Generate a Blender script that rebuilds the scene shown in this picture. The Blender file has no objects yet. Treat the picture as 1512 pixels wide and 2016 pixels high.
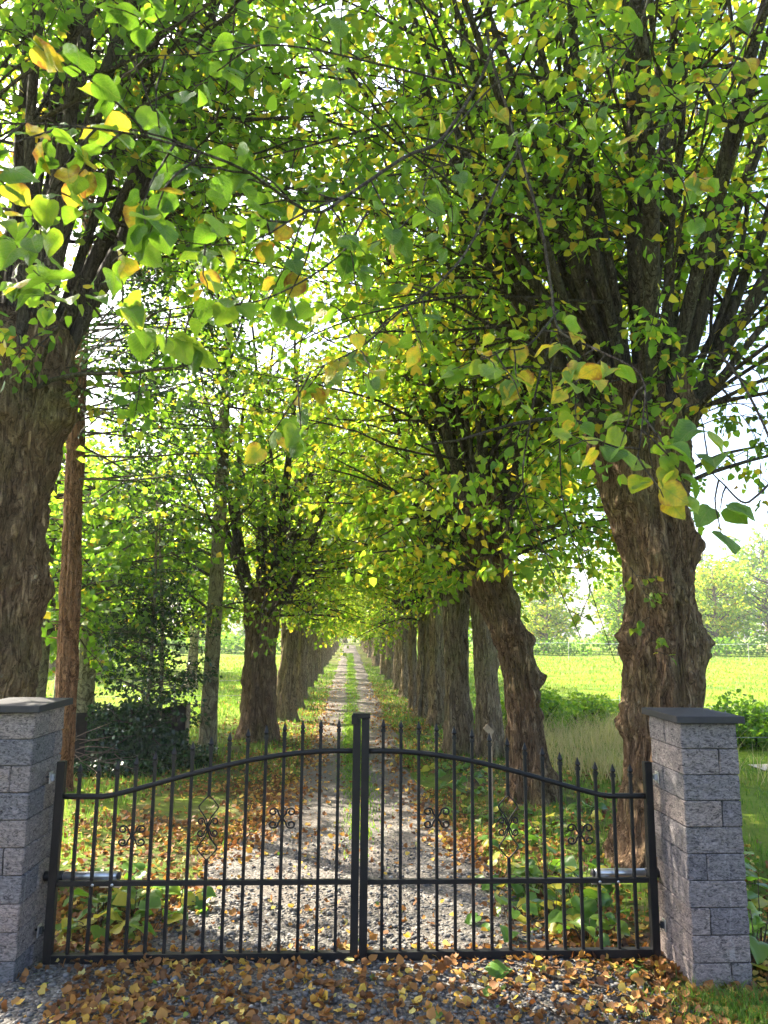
import bpy, bmesh, math
import numpy as np
from mathutils import Matrix, Vector

S = bpy.context.scene
C = S.collection
rad = math.radians

# ---------------------------------------------------------------- camera
EYE = 1.70
pitch, yaw, roll = rad(9.24), rad(2.6), rad(0.5)
fwd = Vector((math.sin(yaw)*math.cos(pitch), math.cos(yaw)*math.cos(pitch), math.sin(pitch)))
rgt = Vector((math.cos(yaw), -math.sin(yaw), 0))
upv = rgt.cross(fwd)
rgt2 = rgt*math.cos(roll) + upv*math.sin(roll)
up2 = -rgt*math.sin(roll) + upv*math.cos(roll)
cam = bpy.data.cameras.new('camera')
cam.sensor_fit = 'HORIZONTAL'; cam.sensor_width = 36.0; cam.lens = 36.0*1456/1512
cam.clip_start = 0.05; cam.clip_end = 2000
cam.dof.use_dof = True; cam.dof.focus_distance = 6.5; cam.dof.aperture_fstop = 12.0
cam_o = bpy.data.objects.new('camera', cam); C.objects.link(cam_o)
m = Matrix((( rgt2.x, up2.x, -fwd.x, 0), (rgt2.y, up2.y, -fwd.y, 0), (rgt2.z, up2.z, -fwd.z, EYE), (0, 0, 0, 1)))
cam_o.matrix_world = m
S.camera = cam_o

# ---------------------------------------------------------------- sky, sun, exposure
SUN_EL, SUN_AZ = rad(45), rad(-52)          # azimuth measured from +Y towards +X
w = bpy.data.worlds.new('World'); S.world = w; w.use_nodes = True
nt = w.node_tree; nt.nodes.clear()
sky = nt.nodes.new('ShaderNodeTexSky'); sky.sky_type = 'NISHITA'; sky.sun_disc = False
sky.sun_elevation = SUN_EL; sky.sun_rotation = SUN_AZ; sky.air_density = .8; sky.dust_density = 4.0; sky.ozone_density = .6
bg = nt.nodes.new('ShaderNodeBackground'); bg.inputs['Strength'].default_value = 0.15
wo = nt.nodes.new('ShaderNodeOutputWorld')
nt.links.new(sky.outputs[0], bg.inputs[0]); nt.links.new(bg.outputs[0], wo.inputs[0])
sun = bpy.data.lights.new('sun', 'SUN'); sun.energy = 5.0; sun.angle = rad(0.6); sun.color = (1.0, 0.92, 0.76)
sun_o = bpy.data.objects.new('sun', sun); C.objects.link(sun_o)
sd = Vector((math.sin(SUN_AZ)*math.cos(SUN_EL), math.cos(SUN_AZ)*math.cos(SUN_EL), math.sin(SUN_EL)))
sun_o.rotation_euler = sd.to_track_quat('Z', 'Y').to_euler()
sun_o.location = sd*60
S.view_settings.view_transform = 'Standard'; S.view_settings.look = 'None'
S.view_settings.gamma = 1.0; S.view_settings.use_curve_mapping = False
S.view_settings.exposure = 2.4
S.render.engine = 'CYCLES'
cy = S.cycles
cy.max_bounces = 12; cy.diffuse_bounces = 7; cy.glossy_bounces = 2; cy.transmission_bounces = 7; cy.transparent_max_bounces = 4
cy.use_denoising = True; cy.sample_clamp_indirect = 6.0
cy.use_adaptive_sampling = True; cy.adaptive_threshold = 0.02

HAZE = .0008
# ---------------------------------------------------------------- helpers
rng = np.random.default_rng(7)

def tag(o, label=None, cat=None, group=None, kind=None):
    if label: o['label'] = label
    if cat: o['category'] = cat
    if group: o['group'] = group
    if kind: o['kind'] = kind
    return o

def link(name, data, parent=None, mat=None):
    o = bpy.data.objects.new(name, data); C.objects.link(o)
    if parent is not None: o.parent = parent
    if mat is not None and data is not None and len(data.materials) == 0: data.materials.append(mat)
    return o

def empty(name, loc=(0, 0, 0), rz=0.0):
    o = bpy.data.objects.new(name, None); C.objects.link(o)
    o.location = loc; o.rotation_euler = (0, 0, rz); o.empty_display_size = 0.2
    return o

def npmesh(name, V, quads=None, tris=None, smooth=False, tint=None):
    me = bpy.data.meshes.new(name)
    V = np.asarray(V, np.float32).reshape(-1, 3)
    nq = 0 if quads is None else len(quads); ntr = 0 if tris is None else len(tris)
    idx = []
    if nq: idx.append(np.asarray(quads, np.int32).ravel())
    if ntr: idx.append(np.asarray(tris, np.int32).ravel())
    idx = np.concatenate(idx)
    starts = np.concatenate([np.arange(nq)*4, nq*4+np.arange(ntr)*3]).astype(np.int32)
    totals = np.concatenate([np.full(nq, 4), np.full(ntr, 3)]).astype(np.int32)
    me.vertices.add(len(V)); me.vertices.foreach_set('co', V.ravel())
    me.loops.add(len(idx)); me.loops.foreach_set('vertex_index', idx)
    me.polygons.add(nq+ntr); me.polygons.foreach_set('loop_start', starts); me.polygons.foreach_set('loop_total', totals)
    if smooth: me.polygons.foreach_set('use_smooth', np.ones(nq+ntr, bool))
    if tint is not None:
        a = me.attributes.new('tint', 'FLOAT', 'POINT'); a.data.foreach_set('value', np.asarray(tint, np.float32))
    me.update(calc_edges=True)
    return me

def bmmesh(name, bm, smooth=False):
    me = bpy.data.meshes.new(name); bm.to_mesh(me); bm.free()
    if smooth:
        for p in me.polygons: p.use_smooth = True
    return me

def box_bm(x0, x1, y0, y1, z0, z1, bevel=0.0, segs=1):
    bm = bmesh.new()
    bmesh.ops.create_cube(bm, size=1.0)
    for v in bm.verts:
        v.co = Vector((x0+(v.co.x+.5)*(x1-x0), y0+(v.co.y+.5)*(y1-y0), z0+(v.co.z+.5)*(z1-z0)))
    if bevel: bmesh.ops.bevel(bm, geom=bm.edges[:], offset=bevel, segments=segs, affect='EDGES', profile=0.6)
    return bm

def nrm(v): return v/np.maximum(np.linalg.norm(v, axis=-1, keepdims=True), 1e-9)

class Tubes:
    """many tapered tubes collected into one mesh"""
    def __init__(s): s.V = []; s.Q = []; s.T = []; s.n = 0
    def add(s, P, r, sides=6, cap=True):
        P = np.asarray(P, float); n = len(P); r = np.broadcast_to(np.asarray(r, float), (n,))
        t = nrm(np.gradient(P, axis=0))
        ref = np.array([0.31, 0.95, 0.05]) if abs(t[:, 2]).mean() > 0.6 else np.array([0.05, 0.1, 0.99])
        a = nrm(np.cross(t, ref)); b = np.cross(t, a)
        ang = np.arange(sides)*2*np.pi/sides
        ring = a[:, None]*np.cos(ang)[None, :, None] + b[:, None]*np.sin(ang)[None, :, None]
        V = P[:, None]+ring*r[:, None, None]
        i = np.arange(n-1)[:, None]*sides; j = np.arange(sides)[None]; j2 = (j+1) % sides
        Q = np.stack([i+j, i+j2, i+sides+j2, i+sides+j], -1).reshape(-1, 4)+s.n
        s.V.append(V.reshape(-1, 3)); s.Q.append(Q)
        if cap and sides >= 5:
            for base in (0, (n-1)*sides):
                for k in range(1, sides-1): s.T.append((s.n+base, s.n+base+k, s.n+base+k+1))
        s.n += n*sides
    def mesh(s, name):
        return npmesh(name, np.concatenate(s.V), np.concatenate(s.Q), np.array(s.T) if s.T else None, smooth=True)

def catmull(pts, n):
    """smooth curve through pts (any columns), n samples"""
    P = np.asarray(pts, float); m_ = len(P)
    Pe = np.vstack([2*P[0]-P[1], P, 2*P[-1]-P[-2]])
    t = np.linspace(0, m_-1-1e-6, n); i = t.astype(int); f = (t-i)[:, None]
    p0, p1, p2, p3 = Pe[i], Pe[i+1], Pe[i+2], Pe[i+3]
    return 0.5*((2*p1)+(-p0+p2)*f+(2*p0-5*p1+4*p2-p3)*f**2+(-p0+3*p1-3*p2+p3)*f**3)

def vnoise(u, v, nu, nv, seed, per=True):
    """value noise, u periodic 0..1 over nu cells, v in cells"""
    g = np.random.default_rng(seed).random((nu, nv+3))
    uu = (u % 1.0)*nu; iu = np.floor(uu).astype(int) % nu; fu = uu-np.floor(uu)
    vv = np.clip(v*nv, 0, nv+0.999); iv = np.floor(vv).astype(int); fv = vv-iv
    fu = fu*fu*(3-2*fu); fv = fv*fv*(3-2*fv); iu2 = (iu+1) % nu
    return (g[iu, iv]*(1-fu)+g[iu2, iv]*fu)*(1-fv)+(g[iu, iv+1]*(1-fu)+g[iu2, iv+1]*fu)*fv

def noise2(x, y, seed=0, sc=1.0):
    """smooth world noise about 0..1"""
    r_ = np.random.default_rng(seed); out = 0; amp = 0
    for k in range(7):
        a = r_.uniform(0, 2*np.pi); f = sc*r_.uniform(.5, 2.2); p = r_.uniform(0, 6.28)
        out = out+np.sin((x*np.cos(a)+y*np.sin(a))*f+p); amp += 1
    return 0.5+0.5*out/3.0

# ---------------------------------------------------------------- materials
def newmat(name):
    m = bpy.data.materials.new(name); m.use_nodes = True
    nt = m.node_tree; nt.nodes.clear()
    out = nt.nodes.new('ShaderNodeOutputMaterial')
    return m, nt, out
def N(nt, t, **kw):
    n = nt.nodes.new(t)
    for k, v in kw.items(): setattr(n, k, v)
    return n
def ramp(nt, fac, stops, interp='LINEAR'):
    r = nt.nodes.new('ShaderNodeValToRGB'); r.color_ramp.interpolation = interp
    e = r.color_ramp.elements
    while len(e) > 1: e.remove(e[-1])
    e[0].position = stops[0][0]; e[0].color = (*stops[0][1], 1)
    for p, c in stops[1:]:
        x = e.new(p); x.color = (*c, 1)
    if fac is not None: nt.links.new(fac, r.inputs[0])
    return r
def noise(nt, vec, scale, detail=4, rough=.55, dist=0.0):
    n = N(nt, 'ShaderNodeTexNoise'); n.inputs['Scale'].default_value = scale; n.inputs['Detail'].default_value = detail
    n.inputs['Roughness'].default_value = rough; n.inputs['Distortion'].default_value = dist
    if vec is not None: nt.links.new(vec, n.inputs['Vector'])
    return n
def mapping(nt, vec, scale):
    mp = N(nt, 'ShaderNodeMapping'); mp.inputs['Scale'].default_value = scale
    nt.links.new(vec, mp.inputs['Vector']); return mp.outputs[0]
def mixc(nt, fac, a, b, mode='MIX'):
    x = N(nt, 'ShaderNodeMix', data_type='RGBA', blend_type=mode)
    for s, v in ((0, fac), (6, a), (7, b)):
        if isinstance(v, (int, float)): x.inputs[s].default_value = v
        elif isinstance(v, tuple): x.inputs[s].default_value = (*v, 1)
        else: nt.links.new(v, x.inputs[s])
    return x.outputs[2]
def math_(nt, op, a, b=None):
    x = N(nt, 'ShaderNodeMath', operation=op)
    for i, v in enumerate((a, b)):
        if v is None: continue
        if isinstance(v, (int, float)): x.inputs[i].default_value = v
        else: nt.links.new(v, x.inputs[i])
    return x.outputs[0]
def bump(nt, h, strength, dist):
    b = N(nt, 'ShaderNodeBump'); b.inputs['Strength'].default_value = strength; b.inputs['Distance'].default_value = dist
    nt.links.new(h, b.inputs['Height']); return b.outputs[0]
def princ(nt, out, col, rough=.8, spec=.3, normal=None, metal=0.0):
    p = N(nt, 'ShaderNodeBsdfPrincipled')
    if isinstance(col, tuple): p.inputs['Base Color'].default_value = (*col, 1)
    else: nt.links.new(col, p.inputs['Base Color'])
    if isinstance(rough, (int, float)): p.inputs['Roughness'].default_value = rough
    else: nt.links.new(rough, p.inputs['Roughness'])
    p.inputs['Specular IOR Level'].default_value = spec; p.inputs['Metallic'].default_value = metal
    if normal is not None: nt.links.new(normal, p.inputs['Normal'])
    if out is not None: nt.links.new(p.outputs[0], out.inputs[0])
    return p

def mat_leaf(name, stops, tstops, trans=.5, rough=.45, spec=.35):
    m, nt, out = newmat(name)
    at = N(nt, 'ShaderNodeAttribute', attribute_name='tint')
    tc = N(nt, 'ShaderNodeTexCoord')
    nz = noise(nt, tc.outputs['Object'], 26, 2)
    fac = math_(nt, 'ADD', at.outputs['Fac'], math_(nt, 'MULTIPLY', math_(nt, 'SUBTRACT', nz.outputs[0], .5), .10))
    a = ramp(nt, fac, stops); b = ramp(nt, fac, tstops)
    p = princ(nt, None, a.outputs[0], rough, spec)
    t = N(nt, 'ShaderNodeBsdfTranslucent'); nt.links.new(b.outputs[0], t.inputs[0])
    mx = N(nt, 'ShaderNodeMixShader'); mx.inputs[0].default_value = trans
    nt.links.new(p.outputs[0], mx.inputs[1]); nt.links.new(t.outputs[0], mx.inputs[2]); nt.links.new(mx.outputs[0], out.inputs[0])
    return m
LIME_STOPS = [(0, (.026, .070, .013)), (.45, (.065, .150, .018)), (.72, (.15, .23, .022)), (.88, (.46, .36, .03)), (1, (.27, .11, .02))]
LIME_TRANS = [(0, (.12, .29, .014)), (.45, (.29, .52, .025)), (.72, (.52, .64, .035)), (.88, (.88, .66, .04)), (1, (.42, .18, .03))]
def mat_near_leaf():
    """single leaves: midrib, side veins, blotches and brown specks in the leaf's own coordinates"""
    m, nt, out = newmat('lime_leaf_near')
    at = N(nt, 'ShaderNodeAttribute', attribute_name='tint'); tc = N(nt, 'ShaderNodeTexCoord'); ob = tc.outputs['Object']
    oi = N(nt, 'ShaderNodeObjectInfo')
    sh = N(nt, 'ShaderNodeVectorMath', operation='ADD'); cx_ = N(nt, 'ShaderNodeCombineXYZ')
    nt.links.new(math_(nt, 'MULTIPLY', oi.outputs['Random'], 37.0), cx_.inputs[2]); nt.links.new(ob, sh.inputs[0]); nt.links.new(cx_.outputs[0], sh.inputs[1]); v = sh.outputs[0]
    sx = N(nt, 'ShaderNodeSeparateXYZ'); nt.links.new(ob, sx.inputs[0])
    ax = math_(nt, 'ABSOLUTE', sx.outputs[0])
    mid = ramp(nt, ax, [(0, (1, 1, 1)), (.012, (1, 1, 1)), (.024, (0, 0, 0))]).outputs[0]
    ph = math_(nt, 'FRACT', math_(nt, 'MULTIPLY', math_(nt, 'SUBTRACT', sx.outputs[1], math_(nt, 'MULTIPLY', ax, .85)), 7.0))
    side = ramp(nt, math_(nt, 'ABSOLUTE', math_(nt, 'SUBTRACT', ph, .5)), [(0, (1, 1, 1)), (.05, (.8, .8, .8)), (.11, (0, 0, 0))]).outputs[0]
    vein = math_(nt, 'MAXIMUM', mid, math_(nt, 'MULTIPLY', side, .7))
    blo = noise(nt, v, 2.6, 4, .6)
    rim = math_(nt, 'MULTIPLY', math_(nt, 'MAXIMUM', math_(nt, 'SUBTRACT', ax, .22), 0.0), .45)
    fac = math_(nt, 'ADD', math_(nt, 'ADD', at.outputs['Fac'], rim), math_(nt, 'MULTIPLY', math_(nt, 'SUBTRACT', blo.outputs[0], .5), .42))
    a = ramp(nt, fac, LIME_STOPS).outputs[0]; b = ramp(nt, fac, LIME_TRANS).outputs[0]
    a = mixc(nt, math_(nt, 'MULTIPLY', vein, .45), a, (.22, .28, .08)); b = mixc(nt, math_(nt, 'MULTIPLY', vein, .5), b, (.22, .30, .03))
    sp = ramp(nt, noise(nt, v, 11, 3, .6).outputs[0], [(.68, (0, 0, 0)), (.73, (1, 1, 1))]).outputs[0]
    a = mixc(nt, math_(nt, 'MULTIPLY', sp, .8), a, (.10, .05, .02)); b = mixc(nt, math_(nt, 'MULTIPLY', sp, .8), b, (.14, .07, .02))
    h = math_(nt, 'ADD', math_(nt, 'MULTIPLY', vein, -.6), noise(nt, v, 9, 3).outputs[0])
    p = princ(nt, None, a, .42, .4, bump(nt, h, .5, .03))
    t = N(nt, 'ShaderNodeBsdfTranslucent'); nt.links.new(b, t.inputs[0])
    mx = N(nt, 'ShaderNodeMixShader'); mx.inputs[0].default_value = .40  # lower translucency darkens the near leaves to imitate shade
    nt.links.new(p.outputs[0], mx.inputs[1]); nt.links.new(t.outputs[0], mx.inputs[2]); nt.links.new(mx.outputs[0], out.inputs[0])
    return m
LIME_NEAR = mat_near_leaf()
LIME = mat_leaf('lime_leaf',
    LIME_STOPS, LIME_TRANS, .58)
HOLLY = mat_leaf('holly_leaf', [(0, (.010, .03, .012)), (1, (.03, .075, .02))], [(0, (.02, .06, .01)), (1, (.06, .14, .02))], .15, .25, .5)
GRASS = mat_leaf('grass_blade', [(0, (.03, .075, .012)), (.5, (.075, .15, .02)), (.8, (.18, .22, .03)), (1, (.50, .40, .20))],
    [(0, (.08, .2, .015)), (.5, (.2, .38, .03)), (.8, (.35, .42, .05)), (1, (.5, .42, .18))], .45, .5, .25)
LITTER = mat_leaf('dead_leaf', [(0, (.060, .030, .015)), (.35, (.20, .088, .028)), (.6, (.33, .165, .045)), (.8, (.50, .33, .05)), (.92, (.55, .46, .16)), (1, (.10, .17, .03))],
    [(0, (.08, .03, .01)), (.35, (.26, .09, .02)), (.6, (.45, .2, .03)), (.8, (.65, .45, .05)), (.92, (.6, .5, .15)), (1, (.2, .35, .04))], .25, .6, .25)
DOCK = mat_leaf('broad_leaf', [(0, (.03, .085, .018)), (.6, (.08, .17, .025)), (.85, (.17, .24, .03)), (1, (.45, .36, .04))],
    [(0, (.1, .26, .02)), (.6, (.22, .42, .03)), (.85, (.45, .55, .05)), (1, (.8, .6, .06))], .4, .38, .45)

def mat_bark(name, c1, c2, c3, moss, stretch=(13, 13, 2.0), bumpd=.018, mossamt=.5):
    m, nt, out = newmat(name)
    tc = N(nt, 'ShaderNodeTexCoord'); ob = tc.outputs['Object']
    v = mapping(nt, ob, stretch)
    n1 = noise(nt, v, 2.2, 8, .65, .6)
    n2 = noise(nt, v, 1.1, 6, .55, 1.1)
    rid = math_(nt, 'ABSOLUTE', math_(nt, 'SUBTRACT', n2.outputs[0], .5))
    rid2 = math_(nt, 'ABSOLUTE', math_(nt, 'SUBTRACT', n1.outputs[0], .5))
    crack = ramp(nt, math_(nt, 'MINIMUM', math_(nt, 'MULTIPLY', rid, 1.6), math_(nt, 'ADD', math_(nt, 'MULTIPLY', rid2, 2.0), .03)), [(0, (0, 0, 0)), (.05, (.35, .35, .35)), (.16, (1, 1, 1))])
    base = ramp(nt, n1.outputs[0], [(.25, c1), (.52, c2), (.75, c3)])
    big = noise(nt, ob, 1.7, 5, .6)
    mo = ramp(nt, big.outputs[0], [(.48, (0, 0, 0)), (.68, (1, 1, 1))])
    col = mixc(nt, math_(nt, 'MULTIPLY', mo.outputs[0], mossamt), base.outputs[0], moss)
    li = noise(nt, ob, 22, 4, .7)
    lf_ = ramp(nt, li.outputs[0], [(.62, (0, 0, 0)), (.68, (1, 1, 1))]).outputs[0]
    col = mixc(nt, math_(nt, 'MULTIPLY', lf_, mossamt*.8), col, (.36, .37, .27))
    fine = noise(nt, ob, 70, 4, .7)
    col = mixc(nt, 1.0, col, ramp(nt, fine.outputs[0], [(.3, (.65, .65, .65)), (.7, (1.15, 1.15, 1.15))]).outputs[0], 'MULTIPLY')
    col = mixc(nt, 1.0, col, ramp(nt, crack.outputs[0], [(0, (.20, .17, .15)), (.55, (1, 1, 1))]).outputs[0], 'MULTIPLY')  # furrow shade painted into the colour, so cracks look deeper
    h = math_(nt, 'ADD', math_(nt, 'MULTIPLY', crack.outputs[0], 1.1), math_(nt, 'ADD', n1.outputs[0], math_(nt, 'MULTIPLY', fine.outputs[0], .25)))
    princ(nt, out, col, .9, .15, bump(nt, h, 1.0, bumpd*1.5))
    return m
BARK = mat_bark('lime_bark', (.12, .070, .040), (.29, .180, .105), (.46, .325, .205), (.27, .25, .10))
BARK_FAR = mat_bark('lime_bark_lit', (.19, .130, .080), (.40, .295, .185), (.56, .44, .29), (.36, .35, .15), mossamt=.6)  # lime bark with light put into its colour, for trunks in the tunnel
BARK_RED = mat_bark('spruce_bark', (.19, .085, .045), (.38, .18, .095), (.48, .26, .15), (.26, .16, .09), (14, 14, 5), .012, .35)
BARK_SMOOTH = mat_bark('smooth_bark', (.17, .14, .085), (.27, .23, .14), (.35, .31, .20), (.25, .25, .10), (5, 5, 3), .004, .6)
SHOOT = mat_bark('shoot_bark', (.05, .036, .028), (.10, .078, .06), (.16, .13, .10), (.10, .11, .06), (14, 14, 3), .006, .5)

def mat_simple(name, c1, c2, sc=8, rough=.6, spec=.3, metal=0.0, bd=.002, bs=.5, rnd=0.0):
    m, nt, out = newmat(name)
    tc = N(nt, 'ShaderNodeTexCoord')
    n1 = noise(nt, tc.outputs['Object'], sc, 6, .65)
    col = ramp(nt, n1.outputs[0], [(.3, c1), (.7, c2)]).outputs[0]
    rg = ramp(nt, n1.outputs[0], [(.3, (rough*.8,)*3), (.7, (min(1, rough*1.25),)*3)]).outputs[0]
    f = noise(nt, tc.outputs['Object'], sc*9, 3, .6)
    princ(nt, out, col, rg, spec, bump(nt, f.outputs[0], bs, bd), metal)
    return m
IRON = mat_simple('black_painted_iron', (.004, .004, .005), (.010, .0095, .010), 14, .5, .28, 0, .0006, .35)
STEEL = mat_simple('brushed_aluminium', (.42, .42, .43), (.58, .58, .58), 30, .33, .5, .9, .0003, .3)
ZINC = mat_simple('zinc_bolt', (.40, .40, .41), (.58, .58, .58), 60, .4, .5, .8, .0004, .4)
BLACKP = mat_simple('black_plastic', (.012, .012, .013), (.022, .022, .022), 40, .5, .4)
SLATE = mat_simple('slate_cap', (.022, .022, .024), (.050, .048, .050), 7, .75, .2, 0, .002, .5)
WOODP = mat_simple('pale_wood', (.22, .16, .10), (.38, .30, .21), 20, .75, .2)
WOODD = mat_simple('dark_wood', (.010, .009, .008), (.028, .025, .021), 12, .85, .2)
TWIG = mat_simple('dead_twig', (.07, .05, .035), (.16, .12, .09), 15, .85, .15)
ROPE = mat_simple('white_tape', (.6, .6, .6), (.8, .8, .8), 20, .6, .3)
WIRE = mat_simple('fence_wire', (.16, .15, .14), (.3, .29, .27), 20, .6, .4, .4)

def mat_block():
    m, nt, out = newmat('split_concrete_block')
    tc = N(nt, 'ShaderNodeTexCoord'); ob = tc.outputs['Object']
    oi = N(nt, 'ShaderNodeObjectInfo')
    c = ramp(nt, oi.outputs['Random'], [(0, (.150, .142, .158)), (.22, (.245, .212, .208)), (.45, (.175, .170, .185)), (.7, (.270, .225, .212)), (.85, (.200, .186, .200)), (1, (.160, .155, .172))]).outputs[0]
    n1 = noise(nt, mapping(nt, ob, (1, 1, 2.2)), 30, 8, .75, 1.6)
    col = mixc(nt, 1.0, c, ramp(nt, n1.outputs[0], [(.38, (.16, .16, .18)), (.46, (.72, .72, .72)), (.56, (1.2, 1.18, 1.16)), (.68, (1.75, 1.68, 1.62))]).outputs[0], 'MULTIPLY')
    lime = noise(nt, mapping(nt, ob, (9, 9, .8)), 3.2, 4, .6, .8)
    lf = ramp(nt, lime.outputs[0], [(.63, (0, 0, 0)), (.74, (1, 1, 1))]).outputs[0]
    col = mixc(nt, math_(nt, 'MULTIPLY', lf, .38), col, (.50, .49, .48))
    gr = noise(nt, ob, 2.5, 4)
    gf = ramp(nt, gr.outputs[0], [(.5, (0, 0, 0)), (.7, (1, 1, 1))]).outputs[0]
    col = mixc(nt, math_(nt, 'MULTIPLY', gf, .25), col, (.12, .15, .11))
    f = noise(nt, ob, 160, 3, .7)
    h = math_(nt, 'ADD', n1.outputs[0], math_(nt, 'MULTIPLY', f.outputs[0], .25))
    princ(nt, out, col, .92, .2, bump(nt, h, 1.0, .014))
    return m
BLOCK = mat_block()

def mat_gravel(name, scale=55, dirt=.35):
    m, nt, out = newmat(name)
    tc = N(nt, 'ShaderNodeTexCoord'); ob = tc.outputs['Object']
    vo = N(nt, 'ShaderNodeTexVoronoi'); vo.inputs['Scale'].default_value = scale; nt.links.new(ob, vo.inputs['Vector'])
    sep = N(nt, 'ShaderNodeSeparateColor'); nt.links.new(vo.outputs['Color'], sep.inputs[0])
    st = ramp(nt, sep.outputs[0], [(0, (.075, .070, .065)), (.5, (.15, .14, .127)), (.85, (.23, .215, .19)), (1, (.34, .32, .29))]).outputs[0]
    st = mixc(nt, 1.0, st, ramp(nt, vo.outputs['Distance'], [(0, (1.1, 1.1, 1.1)), (.55, (.8, .8, .8)), (.8, (.35, .35, .35))]).outputs[0], 'MULTIPLY')
    b = noise(nt, ob, 1.3, 6, .65)
    df = ramp(nt, b.outputs[0], [(.40, (0, 0, 0)), (.65, (1, 1, 1))]).outputs[0]
    f2 = noise(nt, ob, 40, 5, .7)
    soil = ramp(nt, f2.outputs[0], [(.3, (.075, .062, .052)), (.7, (.175, .150, .128))]).outputs[0]
    sy = N(nt, 'ShaderNodeSeparateXYZ'); nt.links.new(ob, sy.inputs[0])
    far = ramp(nt, math_(nt, 'MULTIPLY', math_(nt, 'SUBTRACT', sy.outputs[1], 4.5), .2), [(0, (0, 0, 0)), (.9, (.62, .62, .62))]).outputs[0]
    df = math_(nt, 'MINIMUM', math_(nt, 'ADD', math_(nt, 'MULTIPLY', df, dirt*1.6), far), 1.0)
    col = mixc(nt, df, st, soil)
    h = math_(nt, 'ADD', math_(nt, 'MULTIPLY', vo.outputs['Distance'], -1.0), math_(nt, 'MULTIPLY', f2.outputs[0], .3))
    princ(nt, out, col, .9, .2, bump(nt, h, .8, .012))
    return m
GRAVEL = mat_gravel('drive_gravel', 62, .42)

def mat_stone():
    m, nt, out = newmat('gravel_stone')
    at = N(nt, 'ShaderNodeAttribute', attribute_name='tint')
    tc = N(nt, 'ShaderNodeTexCoord')
    f = noise(nt, tc.outputs['Object'], 120, 4, .7)
    c = ramp(nt, at.outputs['Fac'], [(0, (.050, .049, .050)), (.4, (.105, .102, .102)), (.7, (.165, .158, .150)), (.9, (.24, .225, .205)), (1, (.38, .36, .33))]).outputs[0]
    c = mixc(nt, 1.0, c, ramp(nt, f.outputs[0], [(.3, (.75, .75, .75)), (.7, (1.15, 1.15, 1.15))]).outputs[0], 'MULTIPLY')
    princ(nt, out, c, .75, .3)
    return m
STONE = mat_stone()

def mat_ground():
    m, nt, out = newmat('field_turf')
    geo = N(nt, 'ShaderNodeNewGeometry'); pos = geo.outputs['Position']
    sx = N(nt, 'ShaderNodeSeparateXYZ'); nt.links.new(pos, sx.inputs[0])
    a = noise(nt, pos, .35, 6, .6); b = noise(nt, pos, 9, 6, .7); f = noise(nt, pos, 60, 4, .7)
    g = ramp(nt, a.outputs[0], [(.3, (.060, .120, .014)), (.45, (.105, .175, .017)), (.6, (.155, .205, .02)), (.75, (.20, .21, .035))]).outputs[0]
    g = mixc(nt, 1.0, g, ramp(nt, b.outputs[0], [(.3, (.7, .72, .7)), (.7, (1.2, 1.18, 1.1))]).outputs[0], 'MULTIPLY')
    # bare, leaf-strewn soil under the avenue, by distance from its axis
    ax = math_(nt, 'ABSOLUTE', math_(nt, 'SUBTRACT', sx.outputs[0], .15))
    w_ = math_(nt, 'ADD', ax, math_(nt, 'MULTIPLY', math_(nt, 'SUBTRACT', b.outputs[0], .5), 2.2))
    sf = ramp(nt, math_(nt, 'MULTIPLY', w_, .2), [(.36, (1, 1, 1)), (.60, (0, 0, 0))]).outputs[0]
    soil = ramp(nt, f.outputs[0], [(.3, (.040, .030, .020)), (.55, (.095, .070, .045)), (.75, (.15, .11, .06))]).outputs[0]
    pt = ramp(nt, noise(nt, pos, 1.6, 5, .65).outputs[0], [(.40, (.15, .15, .15)), (.62, (1, 1, 1))]).outputs[0]
    col = mixc(nt, math_(nt, 'MULTIPLY', sf, pt), g, soil)
    h = math_(nt, 'ADD', f.outputs[0], b.outputs[0])
    princ(nt, out, col, .95, .1, bump(nt, h, .8, .03))
    return m
TURF = mat_ground()
SAND = mat_simple('sandy_track', (.36, .30, .22), (.55, .48, .38), 6, .9, .1, 0, .01, .5)

# ---------------------------------------------------------------- ground, drive
def axis_pts(lo, hi, near, fine, coarse):
    p = [0.0]
    while p[-1] < hi: p.append(p[-1]+(fine if p[-1] < near else coarse*(1+p[-1]/40)))
    q = [0.0]
    while q[-1] > lo: q.append(q[-1]-(fine if -q[-1] < near else coarse*(1-q[-1]/40)))
    return np.array(sorted(set(q+p)))
def ground_z(x, y):
    d = np.abs(x-.12)
    k = np.clip((d-1.0)/1.0, 0, 1)*np.clip((y-4.6)/1.5, 0, 1)
    near = .035+.05*(noise2(x, y, 3, 1.7)-.5)+.03*(noise2(x, y, 5, 4.0)-.5)
    return k*near*np.clip(1.5-y/80, .2, 1) - 0.012
gx = axis_pts(-300, 300, 4.5, .2, 1.2); gy = axis_pts(-60, 420, 14, .2, 1.2)
GX, GY = np.meshgrid(gx, gy, indexing='ij'); GZ = ground_z(GX, GY)
def grid_quads(nx, ny):
    i, j = np.meshgrid(np.arange(nx-1), np.arange(ny-1), indexing='ij')
    return np.stack([i*ny+j, (i+1)*ny+j, (i+1)*ny+j+1, i*ny+j+1], -1).reshape(-1, 4)
me = npmesh('ground', np.stack([GX, GY, GZ], -1), grid_quads(len(gx), len(gy)), smooth=True)
tag(link('ground', me, None, TURF), 'grassy ground of the fields and the avenue verges', kind='structure')

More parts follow.
